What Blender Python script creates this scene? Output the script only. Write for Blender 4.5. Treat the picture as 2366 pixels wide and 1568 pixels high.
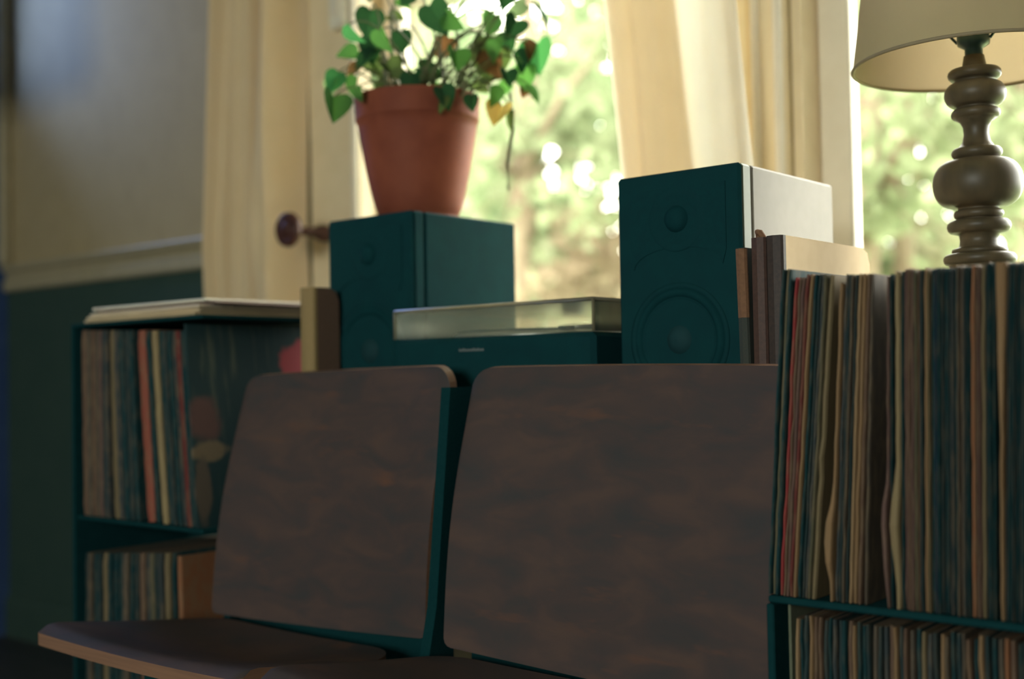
import bpy, math, random
from mathutils import Vector, Matrix, Euler

random.seed(7)
scene = bpy.context.scene
for o in list(bpy.data.objects):
    bpy.data.objects.remove(o, do_unlink=True)
COL = scene.collection
R = math.radians

# ------------------------------------------------------------------ camera
IW, IH, FPX = 2366.0, 1568.0, 2760.0
CAM = Vector((0.0, 0.0, 0.75))
YAW, PITCH, ROLL = R(40.0), R(1.68), R(1.03)
fwd = Vector((-math.sin(YAW) * math.cos(PITCH), math.cos(YAW) * math.cos(PITCH), math.sin(PITCH)))
r0 = Vector((math.cos(YAW), math.sin(YAW), 0.0))
u0 = r0.cross(fwd)
right = r0 * math.cos(ROLL) - u0 * math.sin(ROLL)
up = u0 * math.cos(ROLL) + r0 * math.sin(ROLL)
cam_data = bpy.data.cameras.new('camera')
cam = bpy.data.objects.new('camera', cam_data)
COL.objects.link(cam)
cam.matrix_world = Matrix((
    (right.x, up.x, -fwd.x, CAM.x), (right.y, up.y, -fwd.y, CAM.y), (right.z, up.z, -fwd.z, CAM.z), (0, 0, 0, 1)))
cam_data.sensor_width = 36.0
cam_data.sensor_fit = 'HORIZONTAL'
cam_data.lens = 36.0 * FPX / IW
cam_data.clip_start = 0.02
cam_data.clip_end = 300
cam_data.dof.use_dof = True
cam_data.dof.focus_distance = 1.34
cam_data.dof.aperture_fstop = 2.3
scene.camera = cam


def at(px, py, Y):
    """world point on the plane y = Y that the photograph shows at pixel (px, py)"""
    d = fwd + right * ((px - IW / 2) / FPX) - up * ((py - IH / 2) / FPX)
    return CAM + d * ((Y - CAM.y) / d.y)


# ------------------------------------------------------------------ light
world = bpy.data.worlds.new('overcast_sky')
scene.world = world
world.use_nodes = True
wn = world.node_tree
wn.nodes['Background'].inputs['Color'].default_value = (1.0, 0.98, 0.92, 1)
wn.nodes['Background'].inputs['Strength'].default_value = 13.5


def area(name, loc, direction, sx, sy, col, power, portal=False):
    ld = bpy.data.lights.new(name, 'AREA')
    ld.shape = 'RECTANGLE'
    ld.size, ld.size_y = sx, sy
    ld.color = col
    ld.energy = power
    o = bpy.data.objects.new(name, ld)
    COL.objects.link(o)
    o.location = loc
    o.rotation_euler = Vector(direction).to_track_quat('-Z', 'Y').to_euler()
    if portal:
        ld.cycles.is_portal = True
    return o


WALL_Y = 1.78          # inner face of the window wall
LEFT_X = -3.47         # inner face of the far left wall
RIGHT_X, FRONT_Y, CEIL_Z = 3.0, -3.6, 2.5
# sky portals help the renderer find the daylight of the two unseen windows added for fill light
area('portal_fill_window_3', (LEFT_X - 0.145, 1.52, 2.0), (1, 0, 0), 0.44, 0.80, (1, 1, 1), 1, True)
area('portal_fill_window_4', (0.2, FRONT_Y - 0.145, 1.45), (0, 1, 0), 1.8, 1.3, (1, 1, 1), 1, True)

scene.view_settings.view_transform = 'Standard'
scene.view_settings.look = 'None'
scene.view_settings.exposure = 0.35
scene.view_settings.gamma = 1.0
scene.view_settings.use_curve_mapping = False
scene.cycles.transparent_max_bounces = 24


# ------------------------------------------------------------------ materials
def lin(c):
    return tuple((v / 12.92 if v <= 0.04045 else ((v + 0.055) / 1.055) ** 2.4) for v in c)


def newmat(name):
    m = bpy.data.materials.new(name)
    m.use_nodes = True
    nt = m.node_tree
    nt.nodes.clear()
    out = nt.nodes.new('ShaderNodeOutputMaterial')
    return m, nt, out


def coords(nt, scale):
    tc = nt.nodes.new('ShaderNodeTexCoord')
    mp = nt.nodes.new('ShaderNodeMapping')
    mp.inputs['Scale'].default_value = scale
    # shift the pattern by where the object stands, so no two copies wear alike
    oi = nt.nodes.new('ShaderNodeObjectInfo')
    sc_ = nt.nodes.new('ShaderNodeVectorMath')
    sc_.operation = 'SCALE'
    sc_.inputs['Scale'].default_value = 37.0
    nt.links.new(oi.outputs['Location'], sc_.inputs[0])
    ad_ = nt.nodes.new('ShaderNodeVectorMath')
    ad_.operation = 'ADD'
    nt.links.new(tc.outputs['Object'], ad_.inputs[0])
    nt.links.new(sc_.outputs['Vector'], ad_.inputs[1])
    nt.links.new(ad_.outputs['Vector'], mp.inputs['Vector'])
    return mp.outputs['Vector']


def mat(name, c1, c2=None, scale=(8, 8, 8), nscale=4.0, detail=4, rough=0.6, spec=0.3, bump=0.0, ramp=(0.35, 0.65), metallic=0.0, coat=0.0):
    """principled material whose colour drifts between two tones with noise (linear albedo values)"""
    m, nt, out = newmat(name)
    b = nt.nodes.new('ShaderNodeBsdfPrincipled')
    v = coords(nt, scale)
    n = nt.nodes.new('ShaderNodeTexNoise')
    n.inputs['Scale'].default_value = nscale
    n.inputs['Detail'].default_value = detail
    nt.links.new(v, n.inputs['Vector'])
    cr = nt.nodes.new('ShaderNodeValToRGB')
    cr.color_ramp.elements[0].position, cr.color_ramp.elements[1].position = ramp
    cr.color_ramp.elements[0].color = (*c1, 1)
    cr.color_ramp.elements[1].color = (*(c2 or tuple(min(1, x * 1.15) for x in c1)), 1)
    nt.links.new(n.outputs['Fac'], cr.inputs['Fac'])
    nt.links.new(cr.outputs['Color'], b.inputs['Base Color'])
    b.inputs['Roughness'].default_value = rough
    b.inputs['Specular IOR Level'].default_value = spec
    b.inputs['Metallic'].default_value = metallic
    b.inputs['Coat Weight'].default_value = coat
    if bump:
        bp = nt.nodes.new('ShaderNodeBump')
        bp.inputs['Strength'].default_value = bump
        bp.inputs['Distance'].default_value = 0.002
        nt.links.new(n.outputs['Fac'], bp.inputs['Height'])
        nt.links.new(bp.outputs['Normal'], b.inputs['Normal'])
    nt.links.new(b.outputs['BSDF'], out.inputs['Surface'])
    return m


def cloth_mat(name, c1, c2, trans, weave=900.0, tcol=None):
    """woven cloth: diffuse plus translucent, faint weave"""
    m, nt, out = newmat(name)
    v = coords(nt, (1, 1, 1))
    n = nt.nodes.new('ShaderNodeTexNoise')
    n.inputs['Scale'].default_value = 14
    n.inputs['Detail'].default_value = 5
    nt.links.new(v, n.inputs['Vector'])
    cr = nt.nodes.new('ShaderNodeValToRGB')
    cr.color_ramp.elements[0].position, cr.color_ramp.elements[1].position = 0.3, 0.7
    cr.color_ramp.elements[0].color = (*c1, 1)
    cr.color_ramp.elements[1].color = (*c2, 1)
    nt.links.new(n.outputs['Fac'], cr.inputs['Fac'])
    d = nt.nodes.new('ShaderNodeBsdfDiffuse')
    t = nt.nodes.new('ShaderNodeBsdfTranslucent')
    mx = nt.nodes.new('ShaderNodeMixShader')
    mx.inputs['Fac'].default_value = trans
    nt.links.new(cr.outputs['Color'], d.inputs['Color'])
    if tcol:
        t.inputs['Color'].default_value = (*tcol, 1)
    else:
        nt.links.new(cr.outputs['Color'], t.inputs['Color'])
    w = nt.nodes.new('ShaderNodeTexNoise')
    w.inputs['Scale'].default_value = weave
    nt.links.new(v, w.inputs['Vector'])
    bp = nt.nodes.new('ShaderNodeBump')
    bp.inputs['Strength'].default_value = 0.25
    bp.inputs['Distance'].default_value = 0.0006
    nt.links.new(w.outputs['Fac'], bp.inputs['Height'])
    nt.links.new(bp.outputs['Normal'], d.inputs['Normal'])
    nt.links.new(d.outputs['BSDF'], mx.inputs[1])
    nt.links.new(t.outputs['BSDF'], mx.inputs[2])
    nt.links.new(mx.outputs['Shader'], out.inputs['Surface'])
    return m


def clear_mat(name, tint, haze, haze_col, gloss=0.06, rough=0.03):
    """thin clear sheet: straight transmission, a little haze and a fresnel gloss"""
    m, nt, out = newmat(name)
    tr = nt.nodes.new('ShaderNodeBsdfTransparent')
    tr.inputs['Color'].default_value = (*tint, 1)
    d = nt.nodes.new('ShaderNodeBsdfTranslucent')
    v = coords(nt, (1, 1, 1))
    n = nt.nodes.new('ShaderNodeTexNoise')
    n.inputs['Scale'].default_value = 30
    nt.links.new(v, n.inputs['Vector'])
    cr = nt.nodes.new('ShaderNodeValToRGB')
    cr.color_ramp.elements[0].color = (*[c * 0.8 for c in haze_col], 1)
    cr.color_ramp.elements[1].color = (*haze_col, 1)
    nt.links.new(n.outputs['Fac'], cr.inputs['Fac'])
    nt.links.new(cr.outputs['Color'], d.inputs['Color'])
    d2 = nt.nodes.new('ShaderNodeBsdfDiffuse')
    nt.links.new(cr.outputs['Color'], d2.inputs['Color'])
    m0 = nt.nodes.new('ShaderNodeMixShader')
    nt.links.new(d.outputs['BSDF'], m0.inputs[1])
    nt.links.new(d2.outputs['BSDF'], m0.inputs[2])
    m1 = nt.nodes.new('ShaderNodeMixShader')
    m1.inputs['Fac'].default_value = haze
    nt.links.new(tr.outputs['BSDF'], m1.inputs[1])
    nt.links.new(m0.outputs['Shader'], m1.inputs[2])
    g = nt.nodes.new('ShaderNodeBsdfGlossy')
    g.inputs['Roughness'].default_value = rough
    lw = nt.nodes.new('ShaderNodeFresnel')
    lw.inputs['IOR'].default_value = 1.0 + gloss * 6
    m2 = nt.nodes.new('ShaderNodeMixShader')
    nt.links.new(lw.outputs['Fac'], m2.inputs['Fac'])
    nt.links.new(m1.outputs['Shader'], m2.inputs[1])
    nt.links.new(g.outputs['BSDF'], m2.inputs[2])
    nt.links.new(m2.outputs['Shader'], out.inputs['Surface'])
    return m


def leaf_mat(name, c1, c2, tcol, trans=0.45, nscale=18.0):
    m, nt, out = newmat(name)
    v = coords(nt, (1, 1, 1))
    n = nt.nodes.new('ShaderNodeTexNoise')
    n.inputs['Scale'].default_value = nscale
    n.inputs['Detail'].default_value = 3
    nt.links.new(v, n.inputs['Vector'])
    cr = nt.nodes.new('ShaderNodeValToRGB')
    cr.color_ramp.elements[0].position, cr.color_ramp.elements[1].position = 0.35, 0.65
    cr.color_ramp.elements[0].color = (*c1, 1)
    cr.color_ramp.elements[1].color = (*c2, 1)
    nt.links.new(n.outputs['Fac'], cr.inputs['Fac'])
    d = nt.nodes.new('ShaderNodeBsdfDiffuse')
    t = nt.nodes.new('ShaderNodeBsdfTranslucent')
    t.inputs['Color'].default_value = (*tcol, 1)
    mx = nt.nodes.new('ShaderNodeMixShader')
    mx.inputs['Fac'].default_value = trans
    nt.links.new(cr.outputs['Color'], d.inputs['Color'])
    nt.links.new(d.outputs['BSDF'], mx.inputs[1])
    nt.links.new(t.outputs['BSDF'], mx.inputs[2])
    nt.links.new(mx.outputs['Shader'], out.inputs['Surface'])
    return m


TEAL_BLACK = (0.008, 0.046, 0.051)
M = {
    'wall': mat('wall_paint_cream', (0.47, 0.365, 0.195), (0.50, 0.39, 0.21), nscale=2, rough=0.75, spec=0.2),
    'wainscot': mat('wainscot_paint_olive', (0.042, 0.078, 0.060), (0.048, 0.084, 0.064), nscale=2, rough=0.7, spec=0.2),
    'rail': mat('rail_paint', (0.44, 0.37, 0.22), (0.48, 0.40, 0.24), rough=0.5),
    'leakwall': mat('wall_blue_light_leak', (0.045, 0.085, 0.20), (0.055, 0.10, 0.22), nscale=2, rough=0.75, spec=0.2),  # blue light leak in the far corner put into the wall colour
    'innerwall': mat('wall_paint_umber', (0.05, 0.05, 0.045), (0.06, 0.06, 0.05), nscale=2, rough=0.8, spec=0.2),
    'ceil': mat('ceiling_paint', (0.36, 0.36, 0.32), nscale=2, rough=0.9, spec=0.1),
    'floor': mat('floor_boards', (0.045, 0.05, 0.05), (0.07, 0.07, 0.065), scale=(1, 9, 1), rough=0.5),
    'trim': mat('window_trim_paint', (0.82, 0.67, 0.42), (0.86, 0.71, 0.46), nscale=3, rough=0.5),
    'band': mat('casing_shade_olive', (0.20, 0.16, 0.085), (0.24, 0.19, 0.10), nscale=3, rough=0.6),  # shadow between curtain and casing put into this colour
    'sash': mat('window_sash_paint', (0.86, 0.77, 0.60), (0.90, 0.81, 0.64), nscale=3, rough=0.45),
    'black': mat('black_plastic', TEAL_BLACK, (0.008, 0.052, 0.056), rough=0.75, spec=0.04),
    'cone': mat('speaker_cone', TEAL_BLACK, (0.008, 0.052, 0.056), nscale=20, rough=0.85, spec=0.04),
    'rubber': mat('rubber_surround', (0.006, 0.044, 0.048), rough=0.8, spec=0.05),
    'dust': mat('paper_dust_cap', (0.014, 0.052, 0.056), rough=0.7, spec=0.1),
    'iron': mat('black_iron', (0.005, 0.040, 0.043), (0.007, 0.046, 0.049), nscale=30, rough=0.8, spec=0.04, bump=0.2),
    'rack': mat('rack_black_paint', (0.006, 0.042, 0.045), (0.008, 0.048, 0.051), nscale=10, rough=0.8, spec=0.04),
    'greypanel': mat('rack_grey_green_board', (0.16, 0.18, 0.11), (0.19, 0.20, 0.13), nscale=12, rough=0.8),
    'spk_white': mat('speaker_vinyl_pale', (0.31, 0.275, 0.225), (0.33, 0.29, 0.24), nscale=6, rough=0.6),
    'spk_strip': mat('speaker_baffle_rim', (0.20, 0.235, 0.165), (0.22, 0.25, 0.175), nscale=6, rough=0.5),
    'terra': mat('terracotta_plastic', (0.25, 0.068, 0.038), (0.30, 0.085, 0.046), nscale=3, rough=0.6, spec=0.12),
    'soil': mat('potting_soil', (0.03, 0.025, 0.02), (0.06, 0.045, 0.03), nscale=40, rough=0.95),
    'stem': mat('green_stem', (0.10, 0.15, 0.05), (0.15, 0.13, 0.06), nscale=20, rough=0.6),
    'wood': None,
    'turned': mat('turned_lamp_wood', (0.088, 0.070, 0.040), (0.125, 0.094, 0.052), scale=(20, 20, 3), nscale=3, rough=0.42, spec=0.35, bump=0.1),
    'redwood': mat('holdback_wood', (0.060, 0.026, 0.019), (0.10, 0.040, 0.026), scale=(30, 6, 30), rough=0.4),
    'table': mat('table_dark_wood', (0.010, 0.045, 0.046), (0.014, 0.048, 0.047), scale=(2, 20, 20), rough=0.8, spec=0.04),
    'brass': mat('socket_metal', (0.03, 0.08, 0.08), (0.04, 0.09, 0.09), rough=0.3, spec=0.6),
    'shade': cloth_mat('shade_linen', (0.60, 0.51, 0.35), (0.68, 0.58, 0.40), 0.5, 700, tcol=(0.70, 0.62, 0.49)),
    'shadetrim': mat('shade_trim', (0.34, 0.27, 0.16), rough=0.8),
    'curtain': cloth_mat('curtain_cotton', (0.86, 0.74, 0.54), (0.91, 0.80, 0.60), 0.52, 900, tcol=(0.98, 0.93, 0.85)),
    'lining': cloth_mat('curtain_lining_cotton', (0.90, 0.72, 0.46), (0.94, 0.76, 0.50), 0.30, 900),
    'lined': cloth_mat('curtain_lined_cotton', (0.93, 0.72, 0.43), (0.95, 0.75, 0.47), 0.15, 900),
    'glass': clear_mat('window_glass', (0.97, 0.98, 0.96), 0.0, (0.5, 0.5, 0.5), gloss=0.05),
    'bluefilter': clear_mat('blue_fill_filter', (0.52, 0.66, 0.99), 0.0, (0.5, 0.5, 0.5), gloss=0.05),  # pane that turns the added left window's light blue
    'coolfilter': clear_mat('cool_fill_filter', (0.935, 0.975, 0.975), 0.0, (0.5, 0.5, 0.5), gloss=0.05),  # pane that cools the added fill light from behind the camera
    'acrylic': clear_mat('dust_cover_acrylic', (0.97, 0.98, 0.94), 0.13, (0.90, 0.90, 0.72), gloss=0.04, rough=0.15),
    'acrylic_edge': clear_mat('dust_cover_edge', (0.6, 0.6, 0.5), 0.55, (0.62, 0.55, 0.38), gloss=0.02, rough=0.4),
    'silver': mat('silver_metal', (0.45, 0.45, 0.42), rough=0.3, metallic=0.8),
    'lawn': mat('lawn_grass', (0.14, 0.20, 0.08), (0.21, 0.25, 0.12), nscale=3, rough=0.9, spec=0.1),
    'bark': mat('tree_bark', (0.13, 0.095, 0.06), (0.19, 0.15, 0.10), scale=(6, 6, 1), rough=0.9),
    'siding': mat('house_siding_paint', (0.14, 0.112, 0.088), (0.16, 0.128, 0.10), rough=0.8),
    'housetrim': mat('house_trim_paint', (0.17, 0.14, 0.10), rough=0.7),
    'roof': mat('house_roof_shingle', (0.16, 0.125, 0.09), (0.2, 0.155, 0.115), nscale=12, rough=0.9),
    'plaster': mat('white_plastic', (0.80, 0.74, 0.58), rough=0.4),
}


def wood_panel_mat():
    """dark walnut veneer with drifting grain and worn orange scuffs"""
    m, nt, out = newmat('walnut_plywood')
    b = nt.nodes.new('ShaderNodeBsdfPrincipled')
    v = coords(nt, (3.4, 3.4, 8.0))
    n = nt.nodes.new('ShaderNodeTexNoise')
    n.inputs['Scale'].default_value = 3.2
    n.inputs['Detail'].default_value = 8
    n.inputs['Distortion'].default_value = 0.6
    nt.links.new(v, n.inputs['Vector'])
    cr = nt.nodes.new('ShaderNodeValToRGB')
    e = cr.color_ramp.elements
    e[0].position, e[1].position = 0.30, 0.72
    e[0].color = (0.068, 0.063, 0.062, 1)
    e[1].color = (0.128, 0.082, 0.066, 1)
    mid = e.new(0.50)
    mid.color = (0.094, 0.068, 0.062, 1)
    nt.links.new(n.outputs['Fac'], cr.inputs['Fac'])
    v2 = coords(nt, (1.0, 1.0, 4.0))
    s = nt.nodes.new('ShaderNodeTexNoise')
    s.inputs['Scale'].default_value = 9.0
    s.inputs['Detail'].default_value = 4
    nt.links.new(v2, s.inputs['Vector'])
    sr = nt.nodes.new('ShaderNodeValToRGB')
    sr.color_ramp.elements[0].position, sr.color_ramp.elements[1].position = 0.64, 0.80
    nt.links.new(s.outputs['Fac'], sr.inputs['Fac'])
    mix = nt.nodes.new('ShaderNodeMix')
    mix.data_type = 'RGBA'
    nt.links.new(sr.outputs['Color'], mix.inputs['Factor'])
    nt.links.new(cr.outputs['Color'], mix.inputs['A'])
    mix.inputs['B'].default_value = (0.165, 0.085, 0.058, 1)
    nt.links.new(mix.outputs['Result'], b.inputs['Base Color'])
    b.inputs['Roughness'].default_value = 0.6
    b.inputs['Specular IOR Level'].default_value = 0.1
    bp = nt.nodes.new('ShaderNodeBump')
    bp.inputs['Strength'].default_value = 0.08
    bp.inputs['Distance'].default_value = 0.001
    nt.links.new(n.outputs['Fac'], bp.inputs['Height'])
    nt.links.new(bp.outputs['Normal'], b.inputs['Normal'])
    nt.links.new(b.outputs['BSDF'], out.inputs['Surface'])
    return m


M['wood'] = wood_panel_mat()
M['wood_edge'] = mat('walnut_plywood_edge', (0.26, 0.14, 0.085), (0.32, 0.17, 0.10), scale=(2, 2, 60), rough=0.5)

# ------------------------------------------------------------------ mesh helpers


class MB:
    def __init__(self):
        self.v, self.f, self.mi = [], [], []
        self.smooth = []

    def add(self, verts, faces, smooth=False, mi=0):
        k = len(self.v)
        self.v += [tuple(p) for p in verts]
        for f in faces:
            self.f.append(tuple(i + k for i in f))
            self.smooth.append(smooth)
            self.mi.append(mi)
        return self

    def box(self, a, b, bev=0.0, mi=0):
        x0, y0, z0 = a
        x1, y1, z1 = b
        if bev <= 0:
            vs = [(x, y, z) for x in (x0, x1) for y in (y0, y1) for z in (z0, z1)]
            self.add(vs, [(0, 1, 3, 2), (4, 6, 7, 5), (0, 4, 5, 1), (2, 3, 7, 6), (0, 2, 6, 4), (1, 5, 7, 3)], mi=mi)
            return self
        # chamfered box: 24 verts
        c = ((x0 + x1) / 2, (y0 + y1) / 2, (z0 + z1) / 2)
        h = ((x1 - x0) / 2, (y1 - y0) / 2, (z1 - z0) / 2)
        bev = min(bev, min(h) * 0.95)
        vs, idx = [], {}
        for sx in (-1, 1):
            for sy in (-1, 1):
                for sz in (-1, 1):
                    for ax in range(3):
                        p = [sx * (h[0] - bev), sy * (h[1] - bev), sz * (h[2] - bev)]
                        p[ax] = (sx, sy, sz)[ax] * h[ax]
                        idx[(sx, sy, sz, ax)] = len(vs)
                        vs.append((c[0] + p[0], c[1] + p[1], c[2] + p[2]))
        fs = []
        for ax in range(3):
            o1, o2 = (ax + 1) % 3, (ax + 2) % 3
            for s in (-1, 1):
                q = []
                for (a1, a2) in ((-1, -1), (1, -1), (1, 1), (-1, 1)):
                    sg = [0, 0, 0]
                    sg[ax], sg[o1], sg[o2] = s, a1, a2
                    q.append(idx[(*sg, ax)])
                fs.append(tuple(q if s > 0 else q[::-1]))
            for a1 in (-1, 1):
                for a2 in (-1, 1):
                    q = []
                    for s in (-1, 1):
                        sg = [0, 0, 0]
                        sg[ax], sg[o1], sg[o2] = s, a1, a2
                        q.append((idx[(*sg, o1)], idx[(*sg, o2)]))
                    f = (q[0][0], q[1][0], q[1][1], q[0][1])
                    fs.append(f if a1 * a2 < 0 else f[::-1])
        for sx in (-1, 1):
            for sy in (-1, 1):
                for sz in (-1, 1):
                    f = tuple(idx[(sx, sy, sz, ax)] for ax in range(3))
                    fs.append(f if sx * sy * sz > 0 else f[::-1])
        self.add(vs, fs, mi=mi)
        return self

    def lathe(self, prof, n=40, c=(0, 0, 0), axis='z', smooth=True, mi=0):
        """prof: list of (r, h)"""
        vs, fs = [], []
        for (r, h) in prof:
            for k in range(n):
                a = 2 * math.pi * k / n
                x, y = r * math.cos(a), r * math.sin(a)
                p = {'z': (x, y, h), 'y': (x, h, y), 'x': (h, x, y)}[axis]
                vs.append((c[0] + p[0], c[1] + p[1], c[2] + p[2]))
        m = len(prof)
        for i in range(m - 1):
            for k in range(n):
                k2 = (k + 1) % n
                f = (i * n + k, i * n + k2, (i + 1) * n + k2, (i + 1) * n + k)
                fs.append(f if axis != 'y' else f[::-1])
        self.add(vs, fs, smooth, mi)
        return self

    def tube(self, pts, rad, n=8, smooth=True, mi=0):
        pts = [Vector(p) for p in pts]
        rads = rad if isinstance(rad, (list, tuple)) else [rad] * len(pts)
        vs, fs = [], []
        for i, p in enumerate(pts):
            t = (pts[min(i + 1, len(pts) - 1)] - pts[max(i - 1, 0)]).normalized()
            a = t.cross(Vector((0, 0, 1)))
            if a.length < 1e-3:
                a = t.cross(Vector((1, 0, 0)))
            a.normalize()
            b = t.cross(a)
            for k in range(n):
                an = 2 * math.pi * k / n
                vs.append(tuple(p + (a * math.cos(an) + b * math.sin(an)) * rads[i]))
        for i in range(len(pts) - 1):
            for k in range(n):
                k2 = (k + 1) % n
                fs.append((i * n + k, i * n + k2, (i + 1) * n + k2, (i + 1) * n + k))
        fs.append(tuple(range(n))[::-1])
        fs.append(tuple((len(pts) - 1) * n + k for k in range(n)))
        self.add(vs, fs, smooth, mi)
        return self

    def prism_x(self, prof, x0, x1, mi=0):
        """closed profile [(y,z)] swept along x"""
        n = len(prof)
        vs = [(x0, y, z) for y, z in prof] + [(x1, y, z) for y, z in prof]
        fs = [(i, (i + 1) % n, n + (i + 1) % n, n + i) for i in range(n)]
        fs += [tuple(range(n))[::-1], tuple(range(n, 2 * n))]
        self.add(vs, fs, mi=mi)
        return self

    def prism_z(self, prof, z0, z1, mi=0):
        n = len(prof)
        vs = [(x, y, z0) for x, y in prof] + [(x, y, z1) for x, y in prof]
        fs = [(i, (i + 1) % n, n + (i + 1) % n, n + i) for i in range(n)]
        fs += [tuple(range(n))[::-1], tuple(range(n, 2 * n))]
        self.add(vs, fs, mi=mi)
        return self

    def mesh(self, name, mats):
        me = bpy.data.meshes.new(name)
        me.from_pydata(self.v, [], self.f)
        for p, s, i in zip(me.polygons, self.smooth, self.mi):
            p.use_smooth = s
            p.material_index = i
        for m in (mats if isinstance(mats, (list, tuple)) else [mats]):
            me.materials.append(m)
        me.update()
        return me

    def build(self, name, mats, parent=None, loc=None, rot=None):
        return place(name, self.mesh(name, mats), parent, loc, rot)


def place(name, me, parent=None, loc=None, rot=None):
    o = bpy.data.objects.new(name, me)
    COL.objects.link(o)
    if parent is not None:
        o.parent = parent
    if loc is not None:
        o.location = loc
    if rot is not None:
        o.rotation_euler = rot
    return o


def tag(o, label, cat, group=None):
    o['label'] = label
    o['category'] = cat
    if group:
        o['group'] = group
    return o


def thing(name, label, cat, loc, rz=0.0, group=None):
    o = bpy.data.objects.new(name, None)
    o.empty_display_size = 0.05
    COL.objects.link(o)
    o.location = loc
    o.rotation_euler = (0, 0, rz)
    return tag(o, label, cat, group)


def struct(o, label=None):
    o['kind'] = 'structure'
    if label:
        o['label'] = label
    return o


def rim_plane(fn, nu, nv):
    """grid of points fn(u, v) -> verts, faces"""
    vs = [fn(i / nu, j / nv) for j in range(nv + 1) for i in range(nu + 1)]
    fs = [(j * (nu + 1) + i, j * (nu + 1) + i + 1, (j + 1) * (nu + 1) + i + 1, (j + 1) * (nu + 1) + i)
          for j in range(nv) for i in range(nu)]
    return vs, fs


# ------------------------------------------------------------------ the room
SILL = 0.66
HEAD = 2.2
W1a, W1b = at(829, 300, WALL_Y).x, at(1748, 300, WALL_Y).x      # window_1 opening
W2a, W2b = at(1835, 300, WALL_Y).x, 0.30                       # window_2 opening
WT = 0.14                                                       # wall thickness
RAIL_Z = at(250, 606, WALL_Y).z
RAIL_R = at(700, 500, WALL_Y).x

w = MB()
Yo = WALL_Y + WT
w.box((LEFT_X - WT, WALL_Y, RAIL_Z), (W1a, Yo, CEIL_Z))
w.box((W1a, WALL_Y, HEAD), (W2b, Yo, CEIL_Z))
w.box((W1b, WALL_Y, SILL), (W2a, Yo, HEAD))
w.box((W2b, WALL_Y, 0), (RIGHT_X + WT, Yo, CEIL_Z))
w.box((W1a, WALL_Y, 0), (W2b, Yo, SILL))
wall_back = struct(w.build('wall_back', M['wall']), 'cream painted wall with two windows')
w = MB().box((LEFT_X, WALL_Y - 0.004, 0.0), (W1a, WALL_Y + 0.1, RAIL_Z))
w.build('wainscot_panel', M['wainscot'], wall_back)
w = MB()
w.box((LEFT_X - WT, FRONT_Y, 0), (LEFT_X, 1.3, CEIL_Z))
w.box((LEFT_X - WT, 1.3, 0), (LEFT_X, 1.72, 1.6))
w.box((LEFT_X - WT, 1.3, 2.40), (LEFT_X, 1.72, CEIL_Z))
w.box((LEFT_X - WT, 1.72, 0), (LEFT_X, WALL_Y, CEIL_Z))
struct(w.build('wall_left', M['leakwall']), 'wall at the far left corner, blue light leak put into its colour')
w = MB()
w.box((LEFT_X - WT, FRONT_Y - WT, 0), (-0.7, FRONT_Y, CEIL_Z))
w.box((-0.7, FRONT_Y - WT, 0), (1.1, FRONT_Y, 0.8))
w.box((-0.7, FRONT_Y - WT, 2.1), (1.1, FRONT_Y, CEIL_Z))
w.box((1.1, FRONT_Y - WT, 0), (RIGHT_X + WT, FRONT_Y, CEIL_Z))
struct(w.build('wall_front', M['innerwall']))
struct(MB().box((RIGHT_X, FRONT_Y, 0), (RIGHT_X + WT, WALL_Y, CEIL_Z)).build('wall_right', M['innerwall']))
struct(MB().box((LEFT_X - WT, FRONT_Y - WT, CEIL_Z), (RIGHT_X + WT, Yo, CEIL_Z + 0.1)).build('ceiling', M['ceil']))
fl = struct(MB().box((LEFT_X - WT, FRONT_Y - WT, -0.12), (RIGHT_X + WT, Yo, 0.0)).build('floor', M['floor']), 'dark boarded floor')
# floorboards near the far left corner, the only floor in view
bw = 0.09
k = 0
yb = 0.2
plank = MB().box((-1.9, 0, -0.004), (0, bw - 0.003, 0.0012), 0.0006).mesh('plank', M['floor'])
while yb + bw < WALL_Y:
    place('plank', plank, fl, (-1.55 - (0.1 if k % 2 else 0.0), yb, 0))
    yb += bw
    k += 1

# chair rail: thin cap above, cove groove, wider band below
Zr = RAIL_Z
prof = [(WALL_Y, Zr + 0.030), (WALL_Y - 0.020, Zr + 0.030), (WALL_Y - 0.024, Zr + 0.024), (WALL_Y - 0.022, Zr + 0.012),
        (WALL_Y - 0.008, Zr + 0.004), (WALL_Y - 0.008, Zr - 0.010), (WALL_Y - 0.016, Zr - 0.018), (WALL_Y - 0.018, Zr - 0.044),
        (WALL_Y - 0.010, Zr - 0.050), (WALL_Y, Zr - 0.050)]
struct(MB().prism_x(prof, LEFT_X, W1a - 0.16).build('trim_1', M['rail']), 'moulded cream chair rail along the far wall')
prof = [(WALL_Y, 0.0), (WALL_Y, 0.12), (WALL_Y - 0.008, 0.12), (WALL_Y - 0.016, 0.10), (WALL_Y - 0.016, 0.0)]
struct(MB().prism_x(prof, LEFT_X, W1a - 0.16).build('baseboard_back', M['wainscot']), 'painted baseboard under the dark wainscot')
struct(MB().box((LEFT_X, WALL_Y - 0.035, RAIL_Z + 0.03), (LEFT_X + 0.03, WALL_Y, CEIL_Z), 0.006).build('trim_5', M['rail']), 'slim corner bead at the far left')


def casing(name, x0, x1, z0, z1, label, bead_left=True, bead_right=True, proud=0.020):
    o = MB().box((x0, WALL_Y - proud, z0), (x1, WALL_Y, z1), 0.003).build(name, M['trim'])
    struct(o, label)
    if bead_left:
        MB().tube([(x0 + 0.010, WALL_Y - proud - 0.004, z0), (x0 + 0.010, WALL_Y - proud - 0.004, z1)], 0.008, 10).build('bead', M['sash'], o)
    if bead_right:
        MB().tube([(x1 - 0.010, WALL_Y - proud - 0.004, z0), (x1 - 0.010, WALL_Y - proud - 0.004, z1)], 0.008, 10).build('bead', M['sash'], o)
    return o


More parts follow.
